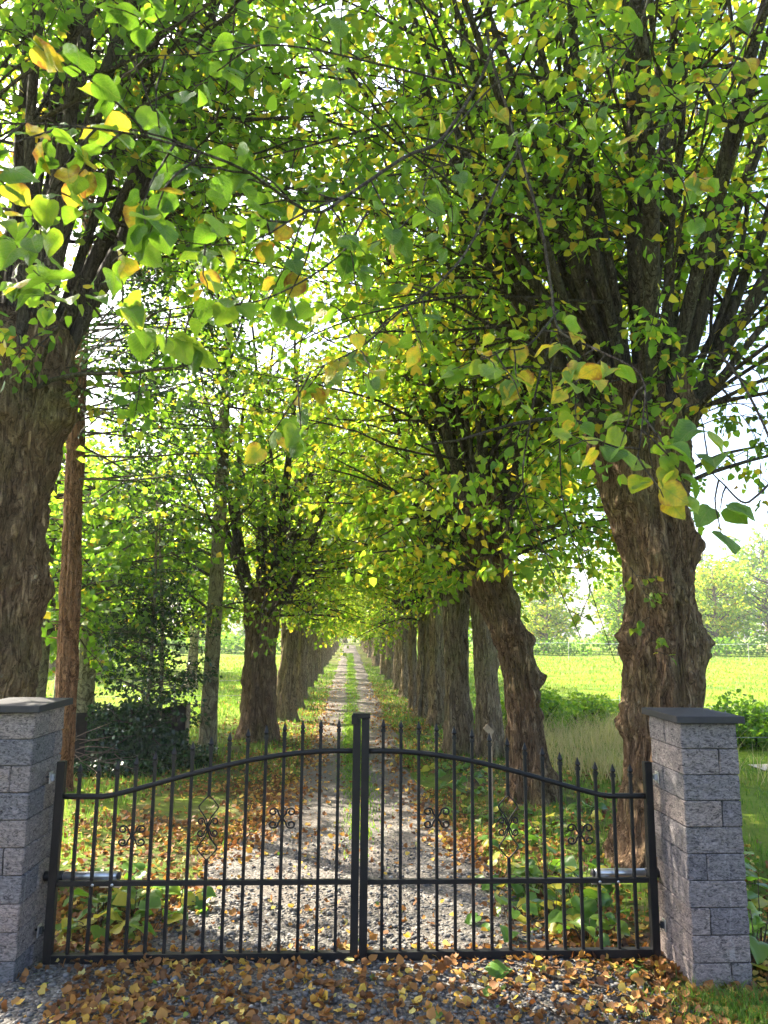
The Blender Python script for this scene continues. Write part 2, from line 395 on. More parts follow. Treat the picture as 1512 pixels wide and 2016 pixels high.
def drive_edges(y):
    wl = np.interp(y, [-5, 3.6, 4.4, 6.0, 8, 10, 30, 100], [-3.2, -3.0, -1.35, -1.0, -.72, -.58, -.58, -.62])
    wr = np.interp(y, [-5, 3.4, 4.4, 6.0, 8, 10, 30, 100], [2.3, 1.75, 1.25, 1.05, .85, .76, .84, .88])
    return wl, wr
dy = np.concatenate([np.arange(-4, 16, .12), np.arange(16, 97, .5)])
wl, wr = drive_edges(dy)
wl = wl+.09*(noise2(dy*2.3, dy*0, 11, 1.5)-.5)*2; wr = wr+.09*(noise2(dy*2.1, dy*0+4, 12, 1.5)-.5)*2
tt = np.linspace(0, 1, 15)
DX = wl[:, None]*(1-tt)+wr[:, None]*tt; DY = np.repeat(dy[:, None], 15, 1)
DZ = .012+.012*(noise2(DX*3, DY*2, 21, 1.2)-.5)
DZ[:, 0] = DZ[:, -1] = -.03
me = npmesh('driveway', np.stack([DX, DY, DZ], -1), grid_quads(len(dy), 15)[:, ::-1], smooth=True)
tag(link('driveway', me, None, GRAVEL), 'grey gravel drive with two wheel tracks running down the avenue', kind='structure')

# sandy cart track across the right field
px_ = np.linspace(5.2, 40, 60)
py_ = 9.6+.34*(px_-5.2)+.25*np.sin(px_*.8)
V = np.concatenate([np.stack([px_, py_-.34+.1*np.sin(px_*2.3), px_*0+.045], -1), np.stack([px_, py_+.34+.1*np.sin(px_*1.7), px_*0+.045], -1)])
n_ = len(px_); q = np.array([(i, i+1, n_+i+1, n_+i) for i in range(n_-1)])
tag(link('field_path', npmesh('field_path', V, q), None, SAND), 'pale sandy track crossing the field beside the stone pillar', kind='structure')

# ---------------------------------------------------------------- leaves
LEAF_FINE_V = []
def lime_outline():
    # half outline from notch to tip: (half width, length)
    return [(0, .0), (.16, -.07), (.34, -.02), (.46, .14), (.49, .34), (.43, .55), (.30, .75), (.14, .91), (0, 1.06)]
def make_leaf_template(kind, fold=.22, curl=.25, twist=0.0):
    if kind == 'far':
        V = np.array([(0, 0, 0), (.46, .40, .10), (0, 1, -.06), (-.46, .40, .10)], float)
        return V, np.array([(0, 1, 2), (0, 2, 3)])
    if kind == 'curl':
        V = np.array([(0, 0, .0), (.40, .10, .22), (.46, .50, .30), (.22, .85, .10), (0, 1.05, .22), (-.26, .82, .02), (-.44, .48, .16), (-.36, .08, .10), (0, .5, -.06)], float)
        return V, np.array([(8, 0, 1), (8, 1, 2), (8, 2, 3), (8, 3, 4), (8, 4, 5), (8, 5, 6), (8, 6, 7), (8, 7, 0)])
    if kind == 'mid':
        V = np.array([(0, 0, 0), (.44, .12, .09), (.38, .62, .05), (0, 1.04, -.14), (-.38, .62, .05), (-.44, .12, .09)], float)
        return V, np.array([(0, 1, 2), (0, 2, 3), (0, 3, 4), (0, 4, 5)])
    o = lime_outline(); V = [(0, .0, 0)]; T = []
    mid = [(0, y) for y in np.linspace(0, 1.06, 9)]
    rows = []
    for side in (1, -1):
        row = []
        for (wd, y), (_, ym) in zip(o, mid):
            for k in (.5, 1.0):
                row.append((side*wd*k, ym+(y-ym)*k))
        rows.append(row)
    V = [(0, ym) for _, ym in mid]+rows[0]+rows[1]
    V = np.array([(x, y, 0) for x, y in V], float)
    nmid = 9
    def rid(side, i, k): return nmid+(0 if side == 1 else 18)+i*2+k
    for side in (1, -1):
        for i in range(8):
            a = [i, i+1, rid(side, i+1, 0), rid(side, i, 0)]
            b = [rid(side, i, 0), rid(side, i+1, 0), rid(side, i+1, 1), rid(side, i, 1)]
            for f in (a, b):
                if side == 1: f = f[::-1]
                T.append((f[0], f[1], f[2])); T.append((f[0], f[2], f[3]))
    jit_ = np.random.default_rng(int(abs(fold*97+curl*31+twist*13)*10)).normal(0, .018, (len(V), 2)); jit_[:9] = 0; V[:, :2] += jit_
    x, y = V[:, 0].copy(), V[:, 1].copy()
    V[:, 2] = np.abs(x)*fold - curl*(y-.3)**2 + .05*np.sin(y*7+x*6) + twist*x*y + .035*np.sin(np.abs(x)*12-y*9)
    return V, np.array(T)

def leaf_cloud(name, P, D, Nn, size, tint, kind='mid'):
    """P base points, D leaf axis, Nn leaf normal, size, tint -> one mesh"""
    tv, tf = make_leaf_template(kind)
    D = nrm(D); X = nrm(np.cross(D, Nn)); Z = np.cross(X, D)
    n = len(P); k = len(tv)
    jit = 1+rng.normal(0, .12, (n, 1, 1))
    loc = tv[None]*np.concatenate([jit, np.ones((n, 1, 1)), rng.uniform(-.8, 2.2, (n, 1, 1))], 2)*size[:, None, None]
    V = P[:, None]+loc[..., 0:1]*X[:, None]+loc[..., 1:2]*D[:, None]+loc[..., 2:3]*Z[:, None]
    F = (tf[None]+(np.arange(n)*k)[:, None, None]).reshape(-1, 3)
    return npmesh(name, V.reshape(-1, 3), None, F, smooth=True, tint=np.repeat(tint, k))

def leaf_tints(n, yellow=.08, mean=.42, sd=.16):
    t = np.clip(rng.normal(mean, sd, n), .02, .74)
    y = rng.random(n)
    t = np.where(y < yellow, rng.uniform(.80, .92, n), t)
    return np.where(y > .996, .98, t)

# ---------------------------------------------------------------- trees
def grow(p, d, L, n, trop, wob, g):
    P = [np.array(p, float)]; d = np.array(d, float); d /= np.linalg.norm(d); st = L/(n-1)
    for i in range(n-1):
        d = d+np.array([0, 0, trop])+g.normal(0, wob, 3); d /= np.linalg.norm(d)
        P.append(P[-1]+d*st)
    return np.array(P)

def trunk_mesh(name, ctrl, nphi, nz, seed, flute=.05, bark=.02, roots=.5, burls=(), lobes=5, closed=True):
    """ctrl rows: z, cx, cy, r"""
    c = catmull([(a[0], a[1], a[2], a[3]) for a in ctrl], nz)
    z, cx, cy_, R = c.T
    H = z.max()-z.min()
    phi = np.linspace(0, 2*np.pi, nphi, endpoint=False)
    PH, Zz = np.meshgrid(phi, z); RR = np.repeat(R[:, None], nphi, 1)
    u = PH/(2*np.pi); v = (Zz-z.min())/H
    g = np.random.default_rng(seed)
    ph0 = g.uniform(0, 6.28, 4)
    r = RR*(1+flute*np.sin(lobes*PH+ph0[0]+1.2*np.sin(Zz*1.3+ph0[1]))+flute*.7*np.sin(3*PH+ph0[2]+.8*Zz))
    r += RR*.22*(vnoise(u+.05*np.sin(Zz*3), v, 7, max(3, int(H*2.2)), seed+1)-.5)
    r += RR*.12*(vnoise(u, v, 17, max(4, int(H*7)), seed+2)-.5)
    ridg = 1-np.abs(2*vnoise(u+.02*np.sin(Zz*5+ph0[3])+.012*vnoise(u, v, 12, int(H*12)+4, seed+9), v, max(20, int(nphi/4.2)), max(4, int(H*4.5)), seed+3)-1)
    r += bark*1.25*(ridg**1.6-.5)
    for q_ in range(5):                                   # long wandering folds
        pc = g.uniform(0, 6.28)+.35*np.sin(Zz*g.uniform(.7, 1.5)+g.uniform(0, 6.28))+.1*np.sin(Zz*4+q_)
        dp = np.angle(np.exp(1j*(PH-pc)))
        r += RR*(-.16*np.exp(-(dp/.10)**2)+.07*np.exp(-((dp-.28)/.16)**2)+.05*np.exp(-((dp+.25)/.14)**2))*np.clip(1.2*vnoise(u, v, 5, 4, seed+20+q_), 0, 1)
    r += bark*.5*(vnoise(u, v, max(30, nphi//2), max(8, int(H*22)), seed+4)-.5)
    fl = np.exp(-np.clip(Zz, 0, None)/.22)
    r += RR*roots*fl*(.55+.45*np.sin(5*PH+ph0[1]+.3)*(.6+.4*np.sin(2*PH+ph0[2])))
    for (bphi, bz, br, bh) in burls:
        dphi = np.angle(np.exp(1j*(PH-bphi)))*RR
        d2 = (dphi/br)**2+((Zz-bz)/(br*1.0))**2
        r += bh*np.exp(-d2)*(1+.35*(vnoise(u, v, 40, int(H*18)+4, seed+6)-.5)*2)
    V = np.stack([cx[:, None]+r*np.cos(PH), cy_[:, None]+r*np.sin(PH), Zz], -1)
    nz_ = len(z)
    i = np.arange(nz_-1)[:, None]*nphi; j = np.arange(nphi)[None]; j2 = (j+1) % nphi
    Q = np.stack([i+j, i+j2, i+nphi+j2, i+nphi+j], -1).reshape(-1, 4)
    V = V.reshape(-1, 3)
    # top closed by a dome
    top = V[-nphi:]; cen = top.mean(0)
    rings = [top]; T = []
    for k, (s_, dz) in enumerate(((.8, .05), (.5, .09), (.2, .10))):
        rings.append(cen+(top-cen)*s_+np.array([0, 0, dz*R[-1]/.3])+g.normal(0, .012, (nphi, 3)))
    base = len(V)-nphi
    V = np.concatenate([V]+rings[1:])
    for k in range(3):
        a = base+k*nphi
        Q = np.concatenate([Q, np.stack([a+j[0], a+j2[0], a+nphi+j2[0], a+nphi+j[0]], -1)])
    V = np.concatenate([V, [cen+np.array([0, 0, .10*R[-1]/.3])]]); ci = len(V)-1; a = base+3*nphi
    T = np.stack([a+j[0], a+j2[0], np.full(nphi, ci)], -1)
    return npmesh(name, V, Q, T, smooth=True)

def twigs_and_leaves(paths, g, per_m, tlen, leafd, lsize, droop, start, tb, twig_r=.006, sides=3, keep=None, spread=1.0):
    """side twigs on the given limb paths; returns leaf arrays and fills tube batch tb"""
    LP, LD, LN, LS = [], [], [], []
    for P, r in paths:
        seg = np.linalg.norm(np.diff(P, axis=0), axis=1); L = seg.sum(); cum = np.concatenate([[0], np.cumsum(seg)])/L
        k = max(2, int(L*(1-start)*per_m))
        for t in np.sort(g.uniform(start, 1.0, k)):
            p = np.array([np.interp(t, cum, P[:, i]) for i in range(3)])
            ii = min(np.searchsorted(cum, t), len(P)-1); td = P[ii]-P[ii-1]; td /= np.linalg.norm(td)
            rd = g.normal(0, 1, 3); rd -= rd.dot(td)*td*.8; rd /= np.linalg.norm(rd); rd[2] = rd[2]*.6+.1
            d = rd*spread+td*g.uniform(.15, .8)
            tl = tlen*g.uniform(.45, 1.2)*(1.15-.5*t)
            n = 6
            T = grow(p, d, tl, n, -droop, .13, g)
            if keep is not None and not keep(T[-1]): continue
            rb = min(np.interp(t, cum, r)*.6, twig_r*(1+tl))
            tb.add(T[[0, 2, 3, 5]], np.linspace(rb, rb*.25, 4), sides, cap=False)
            nl = max(3, int(tl*leafd*g.uniform(.7, 1.2)))
            s = np.sqrt(g.uniform(.02, 1, nl))*(n-1); i0 = np.minimum(s.astype(int), n-2); f = (s-i0)[:, None]
            bp = T[i0]*(1-f)+T[i0+1]*f; bd = T[i0+1]-T[i0]; bd = nrm(bd)
            off = nrm(g.normal(0, 1, (nl, 3))*np.array([1, 1, .5])); 
            D = nrm(bd*.5+off*.8+np.array([0, 0, -.45]))
            LP.append(bp+off*.045*g.uniform(.4, 3.2, (nl, 1))); LD.append(D)
            LN.append(nrm(np.array([0, 0, 1.0])+g.normal(0, .65, (nl, 3)))); LS.append(lsize*g.uniform(.6, 1.2, nl))
    return np.concatenate(LP), np.concatenate(LD), np.concatenate(LN), np.concatenate(LS)

STAT = {}
def lime_tree(name, base, ctrl, seed, label, group, head_z, head_c, head_r, nshoots=18, slen=6.5, lsize=.07, leafd=22, per_m=3.2,
              tlen=1.1, nphi=72, nz=100, kind='mid', burls=(), bark=None, flute=.05, barkd=.018, roots=.5, low=8, lean=(0, 0), split=True,
              rsh=.05, yellow=.08, lobes=5, keep=None, tilt=(.06, .5), lowlen=2.0, cat='tree', tmean=.42, nosplit_leaf=False, shoot_start=.12, nside=3, sidelen=1.9, sidepm=4.2, side_t0=.12, low_z=.8, reach=0):
    g = np.random.default_rng(seed)
    root = empty(name, base); tag(root, label, cat, group)
    link('trunk', trunk_mesh('trunk', ctrl, nphi, nz, seed, flute, barkd, roots, burls, lobes), root, bark or BARK)
    paths = []; hc = np.array(head_c, float)
    for i in range(nshoots):
        a = i*2.399+g.uniform(-.4, .4); q = math.sqrt((i+.5)/nshoots)
        p = hc+np.array([math.cos(a)*head_r*q*.85, math.sin(a)*head_r*q*.85, head_z-.10-.22*q*q*head_r/.4])
        til = tilt[0]+(tilt[1]-tilt[0])*q*g.uniform(.5, 1.2)
        d = np.array([math.cos(a)*math.sin(til)+lean[0], math.sin(a)*math.sin(til)+lean[1], math.cos(til)])
        L = slen*g.uniform(.7, 1.1)*(1-.15*q)
        P = grow(p, d, L, 12, .02, .045, g)
        r0 = rsh*g.uniform(.45, 1.25)
        paths.append((P, np.linspace(r0, .008, 12)))
    sides = []
    for P, r in list(paths):
        for k in range(nside):
            t = g.uniform(side_t0, .85)*11; i0 = int(t); p = P[i0]; td = P[i0+1]-P[i0]; td /= np.linalg.norm(td)
            out_ = p-hc; out_[2] = 0; out_ = out_/max(.2, np.linalg.norm(out_))
            rd = g.normal(0, 1, 3); rd -= rd.dot(td)*td; rd /= np.linalg.norm(rd)
            Q_ = grow(p, rd*.9+out_*.35+td*.45, sidelen*g.uniform(.55, 1.3), 8, -.035, .08, g)
            sides.append((Q_, np.linspace(min(.018, r[i0]*.55), .004, 8)))
    for k in range(reach):                                # long limbs arching over the drive
        P, r = paths[int(g.integers(len(paths)))]; i0 = int(g.integers(2, 7)); p = P[i0]
        d = np.array([-1.0 if base[0] > 0 else 1.0, g.normal(-.15, .55), g.uniform(.15, .7)])
        sides.append((grow(p, d, g.uniform(2.2, 3.6), 10, -.03, .07, g), np.linspace(.022, .005, 10)))
    lows = []
    for i in range(low):
        a = g.uniform(0, 6.28)
        p = hc+np.array([math.cos(a)*head_r*.8, math.sin(a)*head_r*.8, head_z-g.uniform(.15, low_z)])
        d = np.array([math.cos(a), math.sin(a), g.uniform(.15, .9)])
        P = grow(p, d, lowlen*g.uniform(.6, 1.2), 9, -.07, .06, g)
        lows.append((P, np.linspace(.02, .006, 9)))
    tb = Tubes()
    A = twigs_and_leaves(paths, g, per_m, tlen, leafd, lsize, .07, shoot_start, tb, keep=keep)
    B = twigs_and_leaves(lows, g, per_m*1.6, tlen*.7, leafd*1.2, lsize, .14, .1, tb, keep=keep) if lows else None
    D_ = twigs_and_leaves(sides, g, sidepm, tlen*.65, leafd*1.1, lsize, .09, .15, tb, keep=keep)
    LV = [np.concatenate(x) for x in zip(A, B, D_)] if B is not None else [np.concatenate(x) for x in zip(A, D_)]
    for P, r in sides: tb.add(P, r, 4, cap=False)
    STAT[label] = len(LV[0])
    if split:
        for P, r in paths+lows:
            t2 = Tubes(); t2.add(P, r, 8); link('branch', t2.mesh('branch'), root, SHOOT)
    else:
        for P, r in paths+lows: tb.add(P, r, 6)
    link('twigs', tb.mesh('twigs'), root, SHOOT)['kind'] = 'stuff'
    cr = link('crown', leaf_cloud('crown', *LV, leaf_tints(len(LV[0]), yellow, tmean), kind), root, LIME)
    cr['kind'] = 'stuff'
    return root

# --- nearest right tree, behind the right pillar
lime_R1 = lime_tree('lime_tree', (2.38, 5.8, 0),
    [(-.1, 0, 0, .33), (.25, .02, 0, .30), (.6, .05, 0, .265), (1.05, .08, 0, .255), (1.45, .09, 0, .265), (1.9, .09, 0, .26), (2.35, .07, 0, .265), (2.8, -.02, 0, .285), (3.2, -.02, 0, .36), (3.55, 0, 0, .44), (3.75, 0, 0, .38)],
    101, 'thick gnarled lime with burls and many upright shoots behind the right stone pillar', 'limes of the right row', 3.72, (0, 0, 0), .46,
    nshoots=44, slen=6.8, lsize=.066, leafd=34, per_m=2.4, tlen=1.05, nphi=150, nz=230, low=16, nside=4, sidelen=2.1, sidepm=4.0, shoot_start=.22, side_t0=.2, rsh=.062, yellow=.12,
    burls=[(3.3, 1.66, .13, .11), (3.05, 1.05, .12, .08), (-.2, 1.64, .15, .12), (-.15, 2.4, .16, .10), (4.4, 2.0, .18, .07), (3.8, 2.75, .14, .06), (5.2, 2.9, .2, .07), (4.9, .45, .2, .08)],
    flute=.07, barkd=.034, roots=.75, lowlen=2.4, tilt=(.05, .75), tmean=.49, reach=12)
lime_L1 = lime_tree('lime_tree', (-2.70, 5.6, 0),
    [(-.1, 0, 0, .40), (.3, 0, 0, .40), (.8, 0, 0, .39), (1.3, .01, 0, .385), (2.0, .02, 0, .38), (2.6, 0, 0, .37), (3.0, .02, 0, .40), (3.4, .04, 0, .46), (3.75, .04, 0, .46), (4.0, .02, 0, .40)],
    202, 'massive dark lime trunk with burls rising behind the left stone pillar', 'limes of the left row', 4.0, (.04, 0, 0), .44,
    nshoots=26, slen=7.2, lsize=.070, leafd=34, per_m=3.0, tlen=1.05, nphi=150, nz=230, low=8, nside=6, sidelen=2.4, sidepm=4.0, rsh=.075, yellow=.06,
    burls=[(-.15, 2.0, .17, .06), (-.3, 3.35, .18, .12), (.2, 2.98, .12, .06), (4.9, 1.6, .2, .06), (5.3, 2.5, .22, .05), (-.1, 1.35, .09, .06), (4.4, 3.3, .25, .1)],
    flute=.05, barkd=.036, roots=.35, lean=(.10, -.03), tilt=(.03, .42), tmean=.36, shoot_start=.28, side_t0=.26, reach=16)
lime_R2 = lime_tree('lime_tree', (1.86, 7.95, 0),
    [(-.1, .08, 0, .22), (.3, .04, 0, .19), (.8, .0, 0, .165), (1.2, -.03, 0, .16), (1.55, -.10, 0, .175), (1.9, -.22, 0, .19), (2.25, -.34, 0, .205), (2.7, -.38, 0, .26), (3.05, -.38, 0, .29), (3.3, -.38, 0, .25)],
    303, 'leaning knobbly lime with a leaf-clad head, second trunk behind the right pillar', 'limes of the right row', 3.2, (-.38, 0, 0), .30,
    nshoots=20, slen=6.8, lsize=.075, leafd=32, per_m=3.2, tlen=1.05, nphi=120, nz=180, low=24, nside=5, sidelen=2.1, sidepm=4.2, rsh=.05, yellow=.16,
    burls=[(0, 1.25, .10, .09), (.2, .85, .08, .07), (.1, 1.65, .10, .07), (4.6, 1.75, .13, .08), (3.4, 2.1, .12, .06), (4.4, 2.35, .12, .06), (5.2, 1.4, .11, .07), (0, .2, .12, .10), (3.2, .55, .10, .05), (0, 2.05, .1, .06), (5.3, 1.05, .09, .06), (4.3, 1.2, .1, .05)],
    flute=.07, barkd=.03, roots=.55, lowlen=1.7, tmean=.50, low_z=.9, reach=6)

def std_ctrl(h, r, lean=(0, 0), headf=1.15):
    return [(-.1, 0, 0, r*1.12), (.3, 0, 0, r*1.05), (.8, lean[0]*.3, lean[1]*.3, r*.97), (h*.55, lean[0]*.6, lean[1]*.6, r*.93), (h*.82, lean[0]*.85, 0, r*1.0), (h*.93, lean[0], 0, r*headf), (h, lean[0], 0, r*headf*.85)]
ORD = ['first', 'second', 'third', 'fourth', 'fifth', 'sixth', 'seventh', 'eighth', 'ninth', 'tenth', 'eleventh', 'twelfth', 'thirteenth', 'fourteenth', 'fifteenth', 'sixteenth', 'seventeenth', 'eighteenth',
       'nineteenth', 'twentieth', 'twenty-first', 'twenty-second', 'twenty-third', 'twenty-fourth', 'twenty-fifth', 'twenty-sixth', 'twenty-seventh', 'twenty-eighth', 'twenty-ninth', 'thirtieth', 'thirty-first', 'thirty-second', 'thirty-third', 'thirty-fourth']
mids = [  # x, y, height, r, lean, seed, label, group, burls
    (1.60, 10.95, 2.75, .20, (-.06, 0), 11, 'straight grooved lime trunk, third in the right row, left of its close twin', 'limes of the right row', [(3.6, 1.4, .1, .03)]),
    (1.98, 10.55, 2.65, .19, (-.10, 0), 12, 'lime trunk with flared foot close behind the leaning knobbly lime', 'limes of the right row', [(.2, 1.3, .1, .06)]),
    (1.72, 14.2, 2.7, .215, (-.02, 0), 13, 'mossy lime trunk just past the close pair in the right row', 'limes of the right row', [(3.3, 1.3, .1, .05)]),
    (1.62, 15.7, 2.35, .20, (0, 0), 14, 'stout short lime trunk with a bulging shoulder in the right row', 'limes of the right row', [(0, 1.5, .13, .08), (3.1, .9, .1, .05)]),
    (1.48, 17.0, 2.3, .11, (-.05, 0), 15, 'slim lime trunk beside the stout short one in the right row', 'limes of the right row', []),
    (1.58, 20.2, 2.5, .20, (-.1, 0), 16, 'pale lime trunk after the slim one in the right row', 'limes of the right row', [(4.5, .5, .1, .06)]),
    (-1.42, 12.3, 2.38, .285, (0, 0), 17, 'stout brown pollard lime beside the slender smooth trunk, left row', 'limes of the left row', [(3.2, 1.9, .1, .05)]),
    (-1.24, 14.9, 2.3, .18, (.10, 0), 18, 'lime trunk with a flared mossy foot just behind the stout pollard', 'limes of the left row', [(-.5, .3, .16, .08)]),
    (-1.20, 17.3, 2.6, .19, (.03, 0), 19, 'pale mossy lime trunk, third visible pollard in the left row', 'limes of the left row', [(0, 1.2, .1, .05)]),
    (-1.25, 19.6, 2.4, .18, (0, 0), 20, 'burred lime trunk, fourth visible pollard in the left row', 'limes of the left row', [(-.3, .6, .1, .09), (-.2, 1.0, .08, .06)]),
]
for k, (x, y, h, r, ln, sd_, lab, grp, bl) in enumerate(mids):
    small = r < .12
    lime_tree('lime_tree', (x, y, 0), std_ctrl(h, r*.9, ln, 1.25), 400+sd_, lab, grp, h, (ln[0], 0, 0), r*1.15,
        nshoots=10 if small else 14, slen=5.4, lsize=.078, leafd=32, per_m=2.4, tlen=1.1, kind='mid' if y < 12 else 'far', nphi=64, nz=90, low=5 if x > 0 else 9, low_z=.45, nside=5, sidelen=2.1, sidepm=4.0, rsh=.05 if k != 6 else .075,
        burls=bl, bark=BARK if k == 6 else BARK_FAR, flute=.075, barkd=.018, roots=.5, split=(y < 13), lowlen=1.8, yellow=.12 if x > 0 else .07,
        tmean=.52 if y < 13 else .59, shoot_start=.06, reach=2)  # leaf tint lightened down the avenue, standing in for light in the crowns

# --- the rest of the avenue: four shared shapes, copied trunk, twigs and crown
protos = []
def copy_tree(o, loc, rz, sc):
    c = o.copy(); C.objects.link(c); c.location = loc; c.rotation_euler = (0, 0, rz); c.scale = sc
    for ch in o.children:
        d = ch.copy(); C.objects.link(d); d.parent = c
    return c
far_spots = []
y = 22.8; i = 0
while y < 96:
    far_spots.append((1.60+.10*math.sin(i*1.7), y+.3*math.sin(i*2.1), 'right', i)); far_spots.append((-1.32+.08*math.sin(i*2.3+1), y+.5+.3*math.sin(i*1.3), 'left', i))
    y += 2.55+.022*(y-22); i += 1
far_protos = []
for k in range(4):
    h = [2.5, 2.35, 2.6, 2.45][k]; r = [.20, .19, .21, .18][k]
    t = lime_tree('lime_tree', (0, 0, 0), std_ctrl(h, r*.88, (0, 0), 1.25), 900+k, 'x', 'x', h, (0, 0, 0), r*1.1, nshoots=12, slen=4.7, lsize=.10, leafd=22, per_m=1.9, sidepm=3.0, nside=3, sidelen=1.9,
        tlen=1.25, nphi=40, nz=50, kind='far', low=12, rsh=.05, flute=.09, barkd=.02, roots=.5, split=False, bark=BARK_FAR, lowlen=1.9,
        burls=[(1.3*k, 1.2, .1, .06), (1.3*k+3, .7, .1, .06)], tmean=.60, shoot_start=.05)  # lighter leaf tint imitates the glow at the far end
    far_protos.append(t)
used = [False]*4
for n_, (x, y, side, i) in enumerate(far_spots):
    k = (n_*3+i) % 4
    rz = rng.uniform(0, 6.28); sc = (1, 1, rng.uniform(.94, 1.06))
    if not used[k]:
        t = far_protos[k]; used[k] = True; t.location = (x, y, 0); t.rotation_euler = (0, 0, rz); t.scale = sc
    else: t = copy_tree(far_protos[k], (x, y, 0), rz, sc)
    if y < 36: t['label'] = 'distant lime trunk in the %s-hand row, %s past the near separate trunks' % (side, ORD[i])
    else: t['label'] = 'far lime of the %s-hand row, %s trunk counted back from the gate' % (side, ORD[i+(8 if side == 'right' else 5)])
    t['group'] = 'limes of the %s row' % side; t['category'] = 'tree'

# ---------------------------------------------------------------- other trees on the left
def generic_tree(name, loc, ctrl, seed, label, cat, group, bark, limbs, leafmat, lsize, leafd, per_m, tlen, droop, kind='mid', nphi=48, nz=90,
                 yellow=.05, tmean=.4, barkd=.01, roots=.3, flute=.03, start=.15, tints=None, split=True, shootmat=None, twig_r=.006):
    g = np.random.default_rng(seed)
    root = empty(name, loc); tag(root, label, cat, group)
    link('trunk', trunk_mesh('trunk', ctrl, nphi, nz, seed, flute, barkd, roots), root, bark)
    c = np.array(ctrl, float); paths = []
    for (z, az, up, L, r0, trop) in limbs:
        p = np.array([np.interp(z, c[:, 0], c[:, 1]), np.interp(z, c[:, 0], c[:, 2]), z])
        P = grow(p, (math.cos(az), math.sin(az), up), L, 10, trop, .05, g)
        paths.append((P, np.linspace(r0, max(.005, r0*.15), 10)))
    tb = Tubes()
    A = twigs_and_leaves(paths, g, per_m, tlen, leafd, lsize, droop, start, tb, twig_r=twig_r)
    for P, r in paths:
        if split:
            t2 = Tubes(); t2.add(P, r, 7); link('branch', t2.mesh('branch'), root, shootmat or SHOOT)
        else: tb.add(P, r, 6)
    link('twigs', tb.mesh('twigs'), root, shootmat or SHOOT)['kind'] = 'stuff'
    t = leaf_tints(len(A[0]), yellow, tmean) if tints is None else rng.uniform(*tints, len(A[0]))
    link('crown', leaf_cloud('crown', *A, t, kind), root, leafmat)['kind'] = 'stuff'
    return root

g = np.random.default_rng(55)
# slender smooth tree beside the stout pollard
limbs = [(1.95, 2.6, .55, 1.5, .022, 0), (2.45, 2.9, .7, 1.7, .026, 0), (2.75, 3.3, .5, 1.7, .025, 0), (2.6, .3, .6, 1.2, .018, 0)]
limbs += [(g.uniform(2.9, 7.2), g.uniform(0, 6.28), g.uniform(.3, 1.0), g.uniform(1.2, 2.6), .022, -.01) for _ in range(40)]
generic_tree('slender_tree', (-1.99, 11.05, 0), [(-.1, 0, 0, .13), (.2, 0, 0, .118), (1, .01, 0, .108), (2.5, .02, 0, .10), (5, .03, 0, .075), (7.5, .05, 0, .03)], 61,
    'slender smooth grey-green trunk standing left of the stout pollard', 'tree', None, BARK_SMOOTH, limbs, LIME, .095, 30, 5.0, 1.0, .08, tmean=.40, barkd=.003, flute=.015)
# broad-crowned trees by the left field
for k, (x, y, s_) in enumerate([(-4.5, 13.2, 1.0), (-4.6, 22.5, 1.1), (-7.2, 15.5, 1.15), (-4.3, 10.6, .95)]):
    limbs = [(g.uniform(1.6, 4.4)*s_, g.uniform(0, 6.28), g.uniform(-.05, .6), g.uniform(1.6, 3.0)*s_, .03, -.025) for _ in range(46)]
    generic_tree('maple_tree', (x, y, 0), [(-.1, 0, 0, .2), (.5, 0, 0, .16), (2, .03, 0, .12), (3.6, 0, .05, .07), (5.0, 0, 0, .02)], 70+k,
        ['low-branched bright green broadleaf tree behind the holly by the left field', 'bright broadleaf tree at the edge of the left field behind the stout pollard', 'broadleaf tree filling the gap beside the reddish conifer trunk', 'nearest broadleaf tree of the left thicket, between conifer trunk and holly'][k],
        'tree', None, BARK_SMOOTH, limbs, LIME, .105, 32, 4.4, 1.05, .10, 'far', tmean=.40, yellow=.03, split=False)
# reddish conifer with thin level boughs
limbs = []
for _ in range(84):
    z = g.uniform(3.3, 8.5); limbs.append((z, g.uniform(-1.0, 1.1) if g.random() < .7 else g.uniform(0, 6.28), g.uniform(-.08, .25), g.uniform(1.2, 2.5)*(1.1-z/18), .014, -.012))
sp = generic_tree('spruce_tree', (-2.95, 8.1, 0), [(-.1, 0, 0, .125), (.3, 0, 0, .112), (1, 0, 0, .103), (3.7, -.10, 0, .088), (6, -.15, 0, .065), (9, -.2, 0, .03)], 81,
    'straight reddish-brown conifer trunk beside the massive left lime', 'tree', None, BARK_RED, limbs, HOLLY, .05, 70, 4.5, .5, .05, 'far', tints=(.2, 1.0), nphi=90, nz=200, barkd=.012, start=.2, twig_r=.003)
# dead snags on the spruce trunk
for _ in range(26):
    tb = Tubes(); z = g.uniform(1.0, 3.9); a = g.uniform(0, 6.28); d = np.array([math.cos(a), math.sin(a), .05]); p = np.array([-.1*z/3.7, 0, z])
    tb.add(np.array([p+d*.08, p+d*g.uniform(.13, .22)]), [.009, .005], 5); link('snag', tb.mesh('snag'), sp, BARK_RED)
